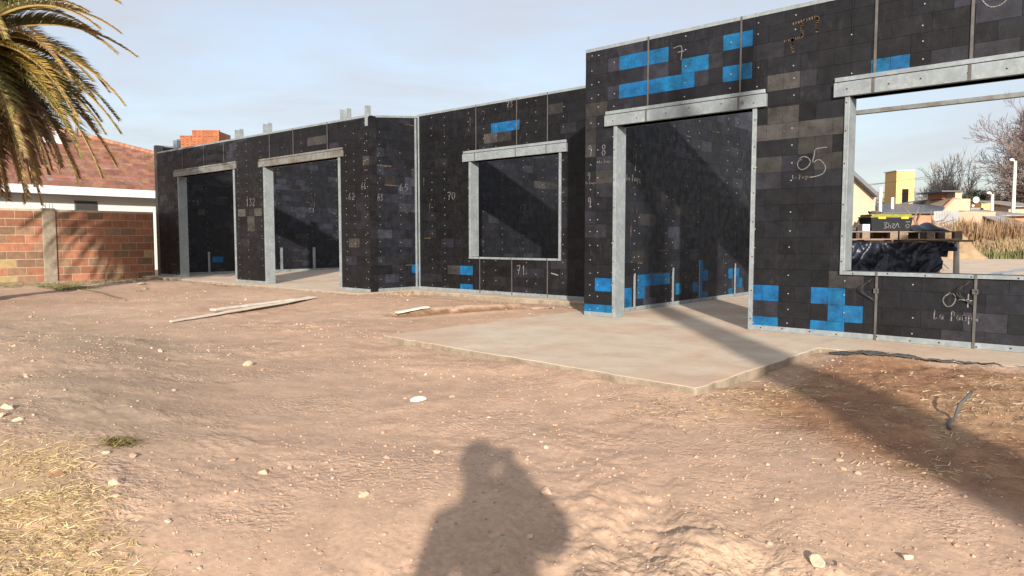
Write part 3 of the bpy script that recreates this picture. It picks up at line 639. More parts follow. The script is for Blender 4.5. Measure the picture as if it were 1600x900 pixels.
# ------------------------------------------------------------------ hollow-block boundary wall at left
def boundary():
    root = empty('boundary_wall', 'low boundary wall of orange hollow clay blocks with a concrete pillar, left of the black house', 'wall')
    rr = random.Random(5); x = -19.92; y0, y1 = -6.0, 7.93; zb, ht = -.09, 1.74
    mb = MB(); mb.box((x - .16, y0, zb - .3), (x - .006, y1, zb + ht + .045)); 
    mb.build('mortar', M['mortar'], root)
    mb = MB(); n = 9; ch = ht / n; bl = .385
    for side in (0, 1):
        for k in range(n):
            y = y0 + .006 - (bl / 2 if k % 2 else 0)
            while y < y1:
                a, b = max(y, y0) + .007, min(y + bl, y1) - .007; y += bl
                if b - a < .04: continue
                if a < 5.63 and b > 5.34:
                    if a < 5.34 - .05: b = 5.335
                    elif b > 5.68: a = 5.635
                    else: continue
                v = rr.uniform(.75, 1.15); c = (.28 * v, .125 * v, .075 * v)
                if rr.random() < .3: c = (.22 * v, .135 * v, .085 * v)
                if rr.random() < .04: c = (.32, .24, .12)
                z0 = zb + k * ch + .008; jt = rr.uniform(-.002, .003)
                xx = x + jt if side == 0 else x - .166 - jt
                lo, hi = (x - .02, xx) if side == 0 else (xx, x - .14)
                mb.box((lo, a, z0), (hi, b, z0 + ch - .016), c=c)
    mb.build('block_courses', M['hbrick'], root, bevel=.003)
    mb = MB(); mb.box((x - .19, 5.345, zb - .3), (x + .035, 5.625, zb + ht + .07)); mb.build('pillar', M['concr'], root, bevel=.012)
    mb = MB()
    for a in (5.38, 5.44, 5.52, 5.59): mb.tube([(x - .05, a, zb + ht), (x - .05 + .01, a + .005, zb + ht + .19)], .006, 5)
    mb.build('reinforcing_bars', M['strap'], root)
    mb = MB(); rows = []
    ys = np.arange(y0, y1 + .2, .12)
    for k, (o, z) in enumerate(((-.01, -.005), (.16, .0), (.24, -.06), (.30, -.4))):
        for yy in ys: rows.append((x + o + .06 * (k > 0) * float(vnoise(np.array(yy * 3.), np.array(k * 1.), 5)), yy, zb + .02 + z + .04 * float(vnoise(np.array(yy * 2.), np.array(k * 3.), 9))))
    mb.grid(rows, len(ys), 4); mb.build('footing', M['concr'], root)
boundary()
# ------------------------------------------------------------------ neighbour's house with the tiled hip roof
def neighbour():
    root = empty('tiled_house', 'white single-storey house with brown clay-tiled hip roof behind the orange block wall', 'house')
    xe, ye, m, ze = -24.0, 15.9, .36, 2.56
    mb = MB(); mb.box((-37, -14, -.2), (-24.55, ye - .5, 2.34)); mb.build('wall', M['plaster'], root)
    mb = MB(); mb.box((xe - .03, -15, 2.30), (xe + .0, ye, 2.545)); mb.build('fascia', M['fascia'], root, bevel=.004)
    mb = MB(); mb.box((-24.6, -15, 2.345), (xe - .032, ye - .03, 2.37)); mb.build('soffit', M['fascia'], root)
    wn = MB(); wn.box((-24.58, 7.46, 1.0), (-24.53, 8.10, 2.16)); f = wn.build('window', M['metalroof'], root)
    wn = MB(); wn.box((-24.55, 7.50, 1.04), (-24.515, 8.06, 2.12)); wn.build('pane', M['glass'], f)
    # tiles: front slope, stepped courses with a wave across
    rr = random.Random(9); mb = MB(); kmax = 8.0; cs = .33; ys = np.arange(-15, ye + .01, .055)
    nc = int(kmax / cs)
    cc = {}
    for k in range(nc):
        pa, pb = k * cs, (k + 1) * cs
        rows = []
        for j, (p, lift) in enumerate(((pa, 0), (pa + .001, .075), (pb, .012))):
            for yy in ys:
                y2 = min(yy, ye - p); wv = .028 * abs(math.sin(math.pi * yy / .24)) if lift else 0
                rows.append((xe - p, y2, ze + m * p + (lift + wv if lift else -.02)))
        def cf(i, j, k=k):
            key = (k, int(i * .055 / .24)); 
            if key not in cc: v = rr.uniform(.7, 1.2); cc[key] = (.215 * v, .105 * v * rr.uniform(.9, 1.15), .075 * v * rr.uniform(.85, 1.2))
            return cc[key]
        mb.grid(rows, len(ys), 3, cf=cf)
    mb.face([(xe, ye, ze), (xe - kmax, ye - kmax, ze + m * kmax), (xe - 2 * kmax, ye, ze)], 0, (.25, .11, .07))      # hip end, facing away
    mb.face([(xe - 2 * kmax, ye, ze), (xe - kmax, ye - kmax, ze + m * kmax), (xe - kmax, -15, ze + m * kmax), (xe - 2 * kmax, -15, ze)], 0, (.25, .11, .07))
    rf = mb.build('roof', M['tile'], root, smooth=False)
    mb = MB()
    for k in range(60):
        t = k / 60; p = t * kmax; L_ = kmax / 60 * 1.15
        a = Vector((xe - p, ye - p, ze + m * p + .075)); b = Vector((xe - p - L_, ye - p - L_, ze + m * (p + L_) + .09)); v = rr.uniform(.75, 1.15)
        mb.tube([a, b], [.10, .085], 8, c=(.33 * v, .15 * v, .09 * v))
    yy = ye - kmax
    while yy > -15:
        v = rr.uniform(.75, 1.15); mb.tube([(xe - kmax, yy, ze + m * kmax + .06), (xe - kmax, yy - .4, ze + m * kmax + .075)], [.10, .085], 8, c=(.33 * v, .15 * v, .09 * v)); yy -= .36
    mb.build('ridge_tile', M['tile'], rf, smooth=True)
    # roof ventilator and little white box near the hip
    for (y, p, hh) in ((8.75, 6.3, 1.15), (9.3, 6.0, .95)):
        z = ze + m * p; mb = MB(); mb.tube([(xe - p, y, z), (xe - p, y, z + hh)], .05, 8); mb.tube([(xe - p, y, z + hh), (xe - p, y, z + hh + .05)], [.17, .08], 10); mb.build('vent_pipe', M['galvd'], root, smooth=True)
    mb = MB(); z = ze + m * 5.0; mb.box((xe - 5.3, 7.9, z - .3), (xe - 4.9, 8.5, z + .36)); mb.box((xe - 5.35, 7.84, z + .36), (xe - 4.85, 8.56, z + .42)); mb.build('water_tank', M['fascia'], root, bevel=.02)
neighbour()
# ------------------------------------------------------------------ palm
def palm():
    base = W(-9.02, 11.6); gz = float(ground(base.x, base.y)); cz = 4.0
    root = empty('palm_tree', 'palm tree with drooping golden green fronds at the upper left corner', 'palm')
    mb = MB(); pts = []; rad = []
    for k in range(40):
        t = k / 39; pts.append((base.x + .03 * math.sin(k), base.y, gz - .1 + (cz - gz) * t)); rad.append(.24 + .03 * (k % 2) + (.08 if t > .85 else 0))
    mb.tube(pts, rad, 14); mb.build('trunk', M['ptrunk'], root)
    rr = random.Random(12); c0 = Vector((base.x, base.y, cz)); NF = 150
    for k in range(NF):
        az = k * 2.39996 + rr.uniform(-.15, .15); t = k / (NF - 1)
        el = R(70) - t ** .8 * R(125) + rr.uniform(-.10, .10); ln = rr.uniform(2.35, 2.95) * (1.0 if el > -.3 else .92)
        droop = rr.uniform(.95, 1.35)
        n = 16; p = c0 + Vector((math.cos(az), math.sin(az), 0)) * .2; d = Vector((math.cos(az) * math.cos(el), math.sin(az) * math.cos(el), math.sin(el)))
        pts = [p.copy()]; dirs = [d.copy()]; st = ln / n
        for i in range(n):
            p = p + d * st; pts.append(p.copy()); d = (d + Vector((rr.uniform(-.02, .02), rr.uniform(-.02, .02), -(.085 + .03 * i / n) * droop))).normalized(); dirs.append(d.copy())
        mb = MB(); mb.tube(pts, [.026 * (1 - i / (n + 1)) + .004 for i in range(n + 1)], 5, mi=1)
        old = max(0, (t - .45) / .55); gold = rr.random() < .45
        tw = rr.uniform(-.5, .5)
        for i in range(2, n + 1):
            for s_ in range(8):
                f = i - 1 + s_ / 8; a = min(int(f), n - 1); fr = f - a; q_ = pts[a].lerp(pts[a + 1], fr); dd = dirs[a]
                side0 = dd.cross(Vector((0, 0, 1))); 
                if side0.length < .1: side0 = Vector((-math.sin(az), math.cos(az), 0))
                side0.normalize(); up = side0.cross(dd).normalized()
                u_ = f / n; L0 = .34 * math.sin(min(1, u_ * 1.15 + .12) * math.pi) ** .6 * rr.uniform(.85, 1.1) + .10
                for sg in (-1, 1):
                    sd_ = (side0 * sg * math.cos(.45 + tw * sg * .3) + up * math.sin(.45 + tw * sg * .3))
                    ld = (sd_ * .78 + dd * .72 + Vector((rr.uniform(-.12, .12),) * 3)).normalized()
                    tip = q_ + ld * L0 + Vector((0, 0, -.10 * L0 - .10 * old * L0)); mid = q_ + ld * L0 * .5 + Vector((0, 0, .01))
                    wv = dd * .0115
                    v = rr.uniform(.75, 1.25)
                    g = (.115, .110, .030) if not gold else (.26, .18, .04)
                    if old > .45 or k % 5 == 2: g = (.13, .088, .048)
                    if u_ > .6 and rr.random() < .35: g = (.27, .17, .055)
                    c = tuple(x * v for x in g)
                    mb.face([q_ - wv, q_ + wv, mid + wv * .9, mid - wv * .9], 0, c); mb.face([mid - wv * .9, mid + wv * .9, tip], 0, c)
        mb.build('frond', [M['leaf'], M['rachis']], root)
    # old flower stalks and dead skirt fibres
    mb = MB()
    for k in range(260):
        az = rr.uniform(0, 6.28); a = c0 + Vector((math.cos(az) * .3, math.sin(az) * .3, -.2 + rr.uniform(-.3, .2))); L1 = rr.uniform(.5, 1.5)
        b = a + Vector((math.cos(az) * .35 * L1, math.sin(az) * .35 * L1, -.35 * L1)); c_ = b + Vector((math.cos(az) * .1, math.sin(az) * .1, -.6 * L1))
        mb.tube([a, b, c_], [.012, .008, .003], 3, cap=False)
    mb.build('dead_stalks', M['wood'], root)
palm()
# ------------------------------------------------------------------ stack of perforated bricks showing over the left block
def brick_stack():
    root = empty('brick_stack', 'stepped stack of orange perforated bricks rising behind the left black wall', 'brick stack')
    D = 25.0; s0 = (288 - 800) / 1110 * D; sm = (307 - 800) / 1110 * D; s1 = (349 - 800) / 1110 * D
    rr = random.Random(2)
    def T(s, d, z): return W(s, d, z)
    core = MB(); core.box((s0 + .02, D + .02, -.2), (sm, D + 1.2, 4.55), T=T); core.box((sm, D + .02, -.2), (s1 - .02, D + 1.0, 4.72), T=T); core.build('inner_rows', M['rbrick'], root, recalc=True)
    mb = MB()
    for (a, b, top) in ((s0, sm, 4.58), (sm, s1, 4.76)):
        z = 2.6; k = 0
        while z < top - .05:
            u = a
            while u < b - .02:
                v = rr.uniform(.8, 1.15); c = (.34 * v, .13 * v, .065 * v); u2 = min(u + .18, b)
                mb.box((u + .004, D - .06, z), (u2 - .004, D + .04, z + .082), c=c, T=T)
                for h1 in (.03, .075, .12):                         # the holes in each brick end
                    if u + h1 + .03 < u2:
                        mb.box((u + h1, D - .0625, z + .022 + .0 * k), (u + h1 + .028, D - .055, z + .06), c=(.09, .03, .015), T=T)
                u += .18
            z += .09; k += 1
    mb.build('perforated_bricks', M['obrick'], root, recalc=True)
brick_stack()
# ------------------------------------------------------------------ loose things on the ground
def gz(x, y): return float(ground(x, y))
def rock(name, x, y, size, label, cat='stone', flat=.6, m='stone', seed=0, sink=.25, group=None):
    bm = bmesh.new(); bmesh.ops.create_icosphere(bm, subdivisions=3, radius=1); rr = random.Random(seed)
    pl = [(Vector((rr.gauss(0, 1), rr.gauss(0, 1), rr.gauss(0, 1))).normalized(), rr.uniform(.5, .9)) for _ in range(9)]
    for v in bm.verts:
        for nrm, dd in pl:
            k = v.co.dot(nrm)
            if k > dd: v.co -= nrm * (k - dd)
        v.co *= 1 + .10 * (float(vnoise(np.array(v.co.x * 4 + seed), np.array(v.co.y * 4 + v.co.z * 3), seed)) - .5)
        v.co.x *= size * rr.uniform(.97, 1.03); v.co.y *= size * .72; v.co.z *= size * flat
    me = bpy.data.meshes.new(name); bm.to_mesh(me); bm.free(); me.materials.append(M[m])
    o = bpy.data.objects.new(name, me); col.objects.link(o); o.location = (x, y, gz(x, y) + size * flat * (.5 - sink)); o.rotation_euler = (rr.uniform(-.2, .2), rr.uniform(-.2, .2), rr.uniform(0, 6))
    tag(o, label, cat, group); return o
ROCKS = [(-2.31, 1.70, .035, 'flat angular tan stone left of the head of the shadow'), (-.76, 2.37, .050, 'rounded pale stone at lower right among the clods'),
         (-1.65, 1.48, .030, 'pale stone lying inside the shadow at its lower left'), (-2.84, 1.56, .036, 'white lumpy stone in the open dirt left of the shadow'),
         (-4.26, .95, .05, 'large white stone at the left picture edge, upper of the pile'), (-4.12, .90, .042, 'middle white stone of the pile at the left picture edge'),
         (-3.98, .93, .035, 'lowest white stone of the pile at the left picture edge'), (-5.42, 2.86, .075, 'white rock alone on the bank in the middle of the left dirt'),
         (-1.78, 2.22, .045, 'cracked tan clod at the right shoulder of the shadow'), (-6.35, 2.55, .05, 'small buff rock beyond the bank, left of the white rock'),
         (-2.25, .86, .035, 'pale round stone at the tip of the dry grass'), (-2.05, .93, .030, 'small pale stone at the bottom edge beside the dry grass'),
         (-3.0, 1.02, .045, 'broad pale stone half buried at the edge of the dry grass'), (-3.35, 1.10, .025, 'little white stone beside the dark weed tuft'),
         (-1.62, 1.92, .022, 'small white stone within the middle of the shadow'), (-.55, 2.62, .030, 'buff stone at the right picture edge among tyre ridges'),
         (-2.6, 1.05, .022, 'whitish stone just right of the grass patch')]
for k, (x, y, s, lb) in enumerate(ROCKS): rock('stone', x, y, s * .72, lb, seed=k + 3)
o = rock('brick_fragment', -3.41, 2.93, .055, 'white broken brick piece on smooth dirt in front of the porch corner', 'rubble', .4, 'pale', 91); o.scale = (1.1, .6, 1)
o = rock('tile_shard', -3.23, .88, .05, 'flat reddish tile shard lying in the dry grass', 'rubble', .15, 'rbrick', 93)
for k, (x, y, s) in enumerate(((-15.4, 5.9, .10), (-16.6, 6.3, .13), (-17.6, 6.5, .16), (-14.9, 5.6, .08))):
    rock('rubble_lump', x, y, s, ['dark flat rubble lump beyond the buried stick', 'buff rubble lump between stick and wall footing', 'biggest rubble lump against the block wall footing', 'small rubble lump nearest the buried stick end'][k], 'rubble', .4, 'concr', 60 + k)
def board(name, a, b, w_, t_, m, label, cat, dz=.01, seg=14, warp=.012, taper=1.0):
    mb = MB(); a = Vector((*a, 0)); b = Vector((*b, 0)); d = (b - a); ln = d.length; d.normalize(); s = Vector((-d.y, d.x, 0)); rr = random.Random(len(label))
    za, zb = gz(a.x, a.y), gz(b.x, b.y); rows = []
    for k in range(seg + 1):
        t = k / seg; p = a + d * ln * t; z = max(za + (zb - za) * t, gz(p.x, p.y) - .004) + dz + rr.uniform(-warp, warp) * .3
        wk = w_ * (1 - (1 - taper) * (1 - t)) * rr.uniform(.85, 1.08)
        for (u, v) in ((-.5, 0), (.5, 0), (.5, 1), (-.5, 1), (-.5, 0)): q_ = p + s * u * wk; rows.append((q_.x, q_.y, z + v * t_))
    mb.grid(rows, 5, seg + 1); 
    mb.face([rows[i] for i in range(4)]); mb.face([rows[-5 + i] for i in range(4)][::-1])
    o = mb.build(name, M[m], None, recalc=True); tag(o, label, cat); return o
board('plank', (-9.0, 3.75), (-10.45, 6.7), .20, .014, 'pale', 'long pale warped board lying on the dirt toward the left block', 'plank', .015, taper=.2)
board('slat', (-9.55, 4.55), (-10.25, 6.2), .10, .02, 'pale', 'narrow whitish slat lying against the long pale board', 'plank', .05)
board('stick', (-15.84, 4.85), (-13.0, 4.62), .10, .05, 'wood', 'thin dark stick half buried in the dirt near the block wall', 'stick', -.01)
board('board_offcut', (-7.75, 6.3), (-7.6, 6.75), .10, .02, 'pale', 'small grey board offcut at the left end of the trench', 'plank', .03, 5)
mb = MB(); pts = [(-.72 - .03 * math.sin(k * .5), 4.28 + k * .045, gz(-.72, 4.28 + k * .045) + .008 + .012 * k * (k > 5)) for k in range(10)]; mb.tube(pts, .008, 8)
tag(mb.build('hose_piece', M['pipe'], None, smooth=True), 'short curved grey hose piece on the reddish soil at right', 'hose')
def film(name, a, b, w_, label, seed):
    mb = MB(); rr = random.Random(seed); nu, nv = 60, 8; rows = []
    a = Vector((*a, 0)); b = Vector((*b, 0)); d = (b - a); ln = d.length; d.normalize(); s = Vector((-d.y, d.x, 0))
    for j in range(nv):
        for i in range(nu):
            t = i / (nu - 1); x = a + d * ln * t + s * (j / (nv - 1) - .5) * w_ * math.sin(math.pi * min(1, t * 1.1 + .05)) ** .5 + s * .10 * math.sin(t * 5 + seed)
            z = gz(x.x, x.y) + .006 + .022 * float(vnoise(np.array(t * 22.), np.array(j * .9), seed))
            rows.append((x.x, x.y, max(z, -.012)))
    mb.grid(rows, nu, nv); o = mb.build(name, M['film'], None, smooth=True); so = o.modifiers.new('s', 'SOLIDIFY'); so.thickness = .003
    tag(o, label, 'plastic film')
film('plastic_film', (-1.95, 6.30), (-.75, 6.36), .11, 'crumpled dark grey plastic film along the edge of the floor slab under the wide window', 4)
def scatter_gravel():
    mb = MB(); rr = random.Random(77); V = []; Fc = []; Cc = []
    ico = bmesh.new(); bmesh.ops.create_icosphere(ico, subdivisions=1, radius=1); iv = [v.co.copy() for v in ico.verts]; fi = [[v.index for v in f.verts] for f in ico.faces]; ico.free()
    cnt = 0
    while cnt < 9500:
        r_ = 1.7 * math.exp(rr.random() * math.log(9)); a = rr.uniform(-.68, .68); x = r_ * math.cos(HEAD + a); y = r_ * math.sin(HEAD + a)
        if bool(inslab(np.array(x), np.array(y), -.05)) or x < -19.5: continue
        dn = float(vnoise(np.array(x * 1.1), np.array(y * 1.1), 15)); 
        if rr.random() > .12 + 1.1 * max(0, dn - .35): continue
        if x < -3 and rr.random() < .0: continue
        s = min(.026, .0022 * math.exp(rr.gauss(.25, .55))) * (1 + .10 * (r_ - 2) ** 1.0)
        z = gz(x, y); k = len(V); v = rr.uniform(.7, 1.15); sx, sy, sz = s * rr.uniform(.7, 1.5), s * rr.uniform(.7, 1.2), s * rr.uniform(.45, .8); an = rr.uniform(0, 3.14); ca, sa = math.cos(an), math.sin(an)
        for p in iv:
            j = rr.uniform(.75, 1.2); px, py, pz = p.x * sx * j, p.y * sy * j, p.z * sz * j; V.append((x + px * ca - py * sa, y + px * sa + py * ca, z + pz + sz * .3))
        cq = (.50 * v, .37 * v, .275 * v) if rr.random() < .25 else (.40 * v, .27 * v, .19 * v)
        for f in fi: Fc.append(tuple(k + i for i in f)); Cc.append(cq)
        cnt += 1
    mb.v = V; mb.f = Fc; mb.c = Cc; mb.m = [0] * len(Fc)
    tag(mb.build('gravel', M['gravel'], None), 'small pale stone chips strewn over the dirt', 'gravel', kind='stuff')
scatter_gravel()
def blades(name, label, n, sampler, cols, L0, wd, lift, seed, cat, kind='stuff', m='straw'):
    rr = random.Random(seed); mb = MB(); c_ = 0
    while c_ < n:
        p = sampler(rr)
        if p is None: continue
        x, y = p; z = gz(x, y); a = rr.uniform(0, 6.283); L1 = L0 * rr.uniform(.5, 1.4); up = rr.uniform(.0, lift); bend = rr.uniform(-1.2, 1.2)
        pts = []; px, py, pz = x, y, z + .001; seg = 4
        for i in range(seg + 1):
            pts.append((px, py, pz)); a += bend / seg; st = L1 / seg; rise = up * (1 - 1.9 * i / seg); px += math.cos(a) * st; py += math.sin(a) * st; pz = max(pz + rise * st, z + .001)
        v = rr.uniform(.7, 1.25); c = tuple(q_ * v for q_ in rr.choice(cols)); w_ = wd * rr.uniform(.7, 1.3); k = len(mb.v)
        for i, (px, py, pz) in enumerate(pts):
            ww = w_ * (1 - .75 * i / seg); dx, dy = -math.sin(a) * ww, math.cos(a) * ww; mb.v.append((px - dx, py - dy, pz)); mb.v.append((px + dx, py + dy, pz + ww * .6))
        for i in range(seg): mb.f.append((k + 2 * i, k + 2 * i + 1, k + 2 * i + 3, k + 2 * i + 2)); mb.m.append(0); mb.c.append(c)
        c_ += 1
    return tag(mb.build(name, M[m], None), label, cat, kind=kind)
def lawn(rr):
    f = rr.uniform(1.6, 4.2); s = rr.uniform(-3.2, -.4); p = W(s, f)
    return (p.x, p.y) if rr.random() < float(grass_density(np.array(p.x), np.array(p.y))) * (.10 + 1.3 * max(0, float(vnoise(np.array(p.x * 6), np.array(p.y * 6), 33)) - .15)) else None
blades('dry_grass', 'dormant straw-coloured lawn grass at the lower left corner', 17000, lawn, [(.66, .51, .26), (.56, .43, .20), (.74, .60, .34), (.42, .34, .14), (.48, .34, .19)], .050, .0018, .50, 5, 'grass')
def strawz(rr):
    x = rr.uniform(-2.3, .4); y = rr.uniform(3.4, 6.4); n = float(fbm(np.array(x * 1.6 + 9), np.array(y * 1.6), 4, 71)) + .5
    if x < -2.1 and y > 4.1: return None
    return (x, y) if rr.random() < .12 + 2.6 * max(0, n - .45) else None
blades('straw_litter', 'loose straw littered over the reddish soil at right', 3200, strawz, [(.50, .37, .21), (.42, .30, .16), (.58, .46, .31), (.28, .18, .10)], .06, .0024, .30, 6, 'straw')
def tuft(rr):
    a, r_ = rr.uniform(0, 6.28), rr.gauss(0, .035); return (-3.45 + r_ * math.cos(a), 1.19 + 1.2 * r_ * math.sin(a))
blades('weed_tuft', 'dark olive weed tuft alone in the dirt above the dry grass', 420, tuft, [(.13, .11, .04), (.20, .16, .06)], .05, .002, 1.0, 7, 'weed', kind=None)
def green(rr): return (rr.uniform(-19.6, -17.8) + .0, rr.uniform(3.9, 7.2)) if rr.random() < .5 else (rr.uniform(-17.8, -16.2), rr.uniform(4.6, 5.4))
blades('weeds_by_wall', 'thin green weeds growing along the foot of the block wall', 1800, green, [(.12, .14, .04), (.2, .18, .07)], .10, .006, .9, 8, 'weeds')
# ------------------------------------------------------------------ work table of pallets, with crate and tarpaulin (seen through the wide window)
TD = 13.0
def TT(s, d, z): return W(s, TD + d, z)
SX = lambda px, d=0: (px - 800) / 1110 * (TD + d)
def pallet(s0, label):
    root = empty('pallet', label, 'pallet', None); mb = MB(); s1 = s0 + 1.15
    for k in range(7): mb.box((s0, .0 + k * .17, 1.09), (s1, .10 + k * .17, 1.112), T=TT)
    mb.build('deck_boards', M['wood'], root, recalc=True)
    mb = MB()
    for d in (0, .52, 1.02): mb.box((s0, d, .955), (s1, d + .10, .975), T=TT)
    mb.build('bottom_boards', M['wood'], root, recalc=True)
    for d in (0, .52, 1.02):
        for s in (s0, s0 + .5, s1 - .14):
            mb = MB(); mb.box((s, d, .976), (s + .14, d + .10, 1.089), T=TT); mb.build('spacer_block', M['wood'], root, recalc=True)
pallet(SX(1503) - 1.16, 'right-hand wooden pallet of the two on the trestles'); pallet(SX(1503) - 2.34, 'left-hand wooden pallet of the two, under the black crate')
tr = empty('trestle_table', 'rough trestle stand carrying the two pallets behind the wide window opening', 'trestle')
mb = MB(); mb.box((SX(1503) - 2.5, .2, .915), (SX(1530), .45, .953), T=TT); mb.box((SX(1503) - 2.5, .7, .915), (SX(1518), .95, .953), T=TT); mb.build('top_planks', M['wood'], tr, recalc=True)
for px in (1508, 1345):
    for d in (.25, .85):
        mb = MB(); s = SX(px); mb.tube([TT(s - .02, d, .914), TT(s + .01, d, 0.0)], [.045, .06], 8); mb.build('leg', M['pale'], tr, smooth=True)
cr_ = empty('storage_crate', 'black plastic storage crate with olive yellow lid standing on the left-hand pallet', 'crate')
def ring(s0, s1, d0, d1, z0, z1, inset): 
    return [TT(s0 + inset, d0 + inset, z0), TT(s1 - inset, d0 + inset, z0), TT(s1 - inset, d1 - inset, z0), TT(s0 + inset, d1 - inset, z0), TT(s0, d0, z1), TT(s1, d0, z1), TT(s1, d1, z1), TT(s0, d1, z1)]
mb = MB(); cs0, cs1 = SX(1364), SX(1430); v = ring(cs0, cs1, .12, .60, 1.114, 1.36, .03); k = 0; mb.v = [tuple(p) for p in v]
mb.f = [(0, 3, 2, 1), (4, 5, 6, 7), (0, 1, 5, 4), (1, 2, 6, 5), (2, 3, 7, 6), (3, 0, 4, 7)]; mb.m = [0] * 6; mb.c = [(1, 1, 1)] * 6
mb.build('body', M['crate'], cr_, bevel=.01, recalc=True)
mb = MB(); mb.box((cs0 - .012, .108, 1.362), (cs1 + .012, .612, 1.385), T=TT); mb.box((cs0 + .02, .14, 1.385), (cs1 - .02, .58, 1.425), T=TT); mb.build('lid', M['lid'], cr_, bevel=.006, recalc=True)
for a in (.12, .54): mb = MB(); mb.box((cs0 + a, .095, 1.335), (cs0 + a + .14, .118, 1.38), T=TT); mb.build('latch', M['latch'], cr_, bevel=.004, recalc=True)
def PCR(u, z, o): return TT(cs0 + u, .12 + .028 - o - (z - .0) * .115, 1.114 + z)
chalk(cr_, PCR, '', 0, 0, 0, .011, name='white_lettering', strokes=[[(.24, .15), (.30, .15), (.26, .10), (.31, .07), (.25, .05)], [(.33, .06), (.33, .15), (.33, .10), (.37, .10), (.37, .05)], [(.39, .13), (.44, .13), (.40, .08), (.44, .05)], [(.49, .15), (.45, .06)], [(.49, .15), (.53, .06)], [(.64, .17), (.72, .17)], [(.68, .13), (.645, .10), (.68, .06), (.715, .10), (.68, .13)]], o=.004)
mb = MB(); mb.box((SX(1351), .12, 1.114), (SX(1362.5), .32, 1.24), T=TT); tag(mb.build('carton', M['paper'], None, bevel=.004, recalc=True), 'small white printed carton beside the black crate', 'box')
mb = MB(); mb.box((SX(1340), .36, 1.114), (SX(1356), .60, 1.19), T=TT); tag(mb.build('bag', M['film'], None, bevel=.03, recalc=True), 'dark low bag lying behind the white carton', 'bag')
mb = MB(); rr = random.Random(4)
pts = [TT(cs0 + .18 + .14 * math.cos(k * .9) * rr.uniform(.5, 1), .32 + .10 * math.sin(k * .9), 1.437 + .012 * (k % 5)) for k in range(26)]; mb.tube(pts, .009, 5)
tag(mb.build('coiled_cable', M['strap'], None, smooth=True), 'small dusty coil of cable on top of the crate lid', 'cable')
def tarp(name, label, s0, s1, ztop, zlow, d0, seed, amp=.16, nu=70, nv=40):
    mb = MB(); rows = []
    for j in range(nv):
        t = j / (nv - 1)
        for i in range(nu):
            u = i / (nu - 1); s = s0 + (s1 - s0) * u
            zl = zlow(u); z = ztop + (zl - ztop) * t
            nn = fbm(np.array(u * 3.2 + seed + .9 * t), np.array(t * 1.6), 5, seed, .52); rdg = abs(float(fbm(np.array(u * 5.5 + t * 1.6 + seed), np.array(t * 1.8 - u * 2.5), 3, seed + 5))) * 1.5
            dd = d0 - amp * 2.0 * t * float(nn) - .35 * amp * t - amp * 1.6 * rdg
            rows.append(TT(s + .08 * float(nn), dd, z + .03 * float(nn)))
    mb.grid(rows, nu, nv); o = mb.build(name, M['tarp'], None, smooth=True); so = o.modifiers.new('s', 'SOLIDIFY'); so.thickness = .004
    tag(o, label, 'tarpaulin'); return o
tarp('tarpaulin', 'large crumpled blue-black tarpaulin hanging under the pallets to the floor', SX(1325), SX(1470), .912, lambda u: .05 if u < .80 else .05 + (u - .8) * 1.9, .12, 3, .22)
tarp('tarpaulin', 'smaller dark tarpaulin piece with ragged hem hanging at the right end of the pallets', SX(1452), SX(1498), .912, lambda u: .42 + .12 * math.floor(u * 3.99) * .9, .20, 8, .10, 40, 24)
def heaped(name, label, s0, s1, d0, d1, z0, h, m, seed):
    mb = MB(); nu, nv = 34, 18; rows = []
    for j in range(nv):
        for i in range(nu):
            u, v = i / (nu - 1), j / (nv - 1); e_ = math.sin(math.pi * u) ** .5 * math.sin(math.pi * v) ** .6
            rows.append(TT(s0 + (s1 - s0) * u, d0 + (d1 - d0) * v, z0 + e_ * h * (.6 + .9 * float(vnoise(np.array(u * 5.), np.array(v * 3.), seed)))))
    mb.grid(rows, nu, nv); o = mb.build(name, M[m], None, smooth=True); so = o.modifiers.new('s', 'SOLIDIFY'); so.thickness = .004; tag(o, label, 'tarpaulin')
heaped('tarpaulin', 'folded dark tarpaulin heap lying on the right-hand pallet', SX(1434), SX(1492), .15, .8, 1.114, .12, 'tarp', 6)
# wire frame and steel profile on the floor behind
mb = MB(); a = [W((px - 800) / 1110 * 22, 22 + dd, z) for px, dd, z in ((1474, 0, .03), (1481, .5, .17), (1489, .5, .20), (1483, 0, .05), (1474, 0, .03))]; mb.tube(a, .014, 6)
tag(mb.build('wire_frame', M['wood'], None), 'small tilted wire frame standing on the floor right of the tarpaulin', 'frame')
mb = MB(); a, b = W(13.3, 19.5, .0), W(20.5, 26.5, .0); d = (b - a).normalized(); s = Vector((-d.y, d.x, 0))
for w0, w1, h0, h1 in ((-.15, .15, .002, .006), (-.15, -.145, .006, .05), (.145, .15, .006, .05)): mb.box((0, w0, h0), ((b - a).length, w1, h1), T=lambda u, o, z: a + d * u + s * o + Vector((0, 0, z)))
tag(mb.build('steel_profile', M['galv'], None, recalc=True), 'long grey steel channel lying on the pale floor behind the window opening', 'steel profile')
mb = MB(); mb.box((SX(1530) * 9.6 / 13, 9.55 - TD, .655), (SX(1545) * 9.6 / 13, 9.62 - TD, .672), T=TT)
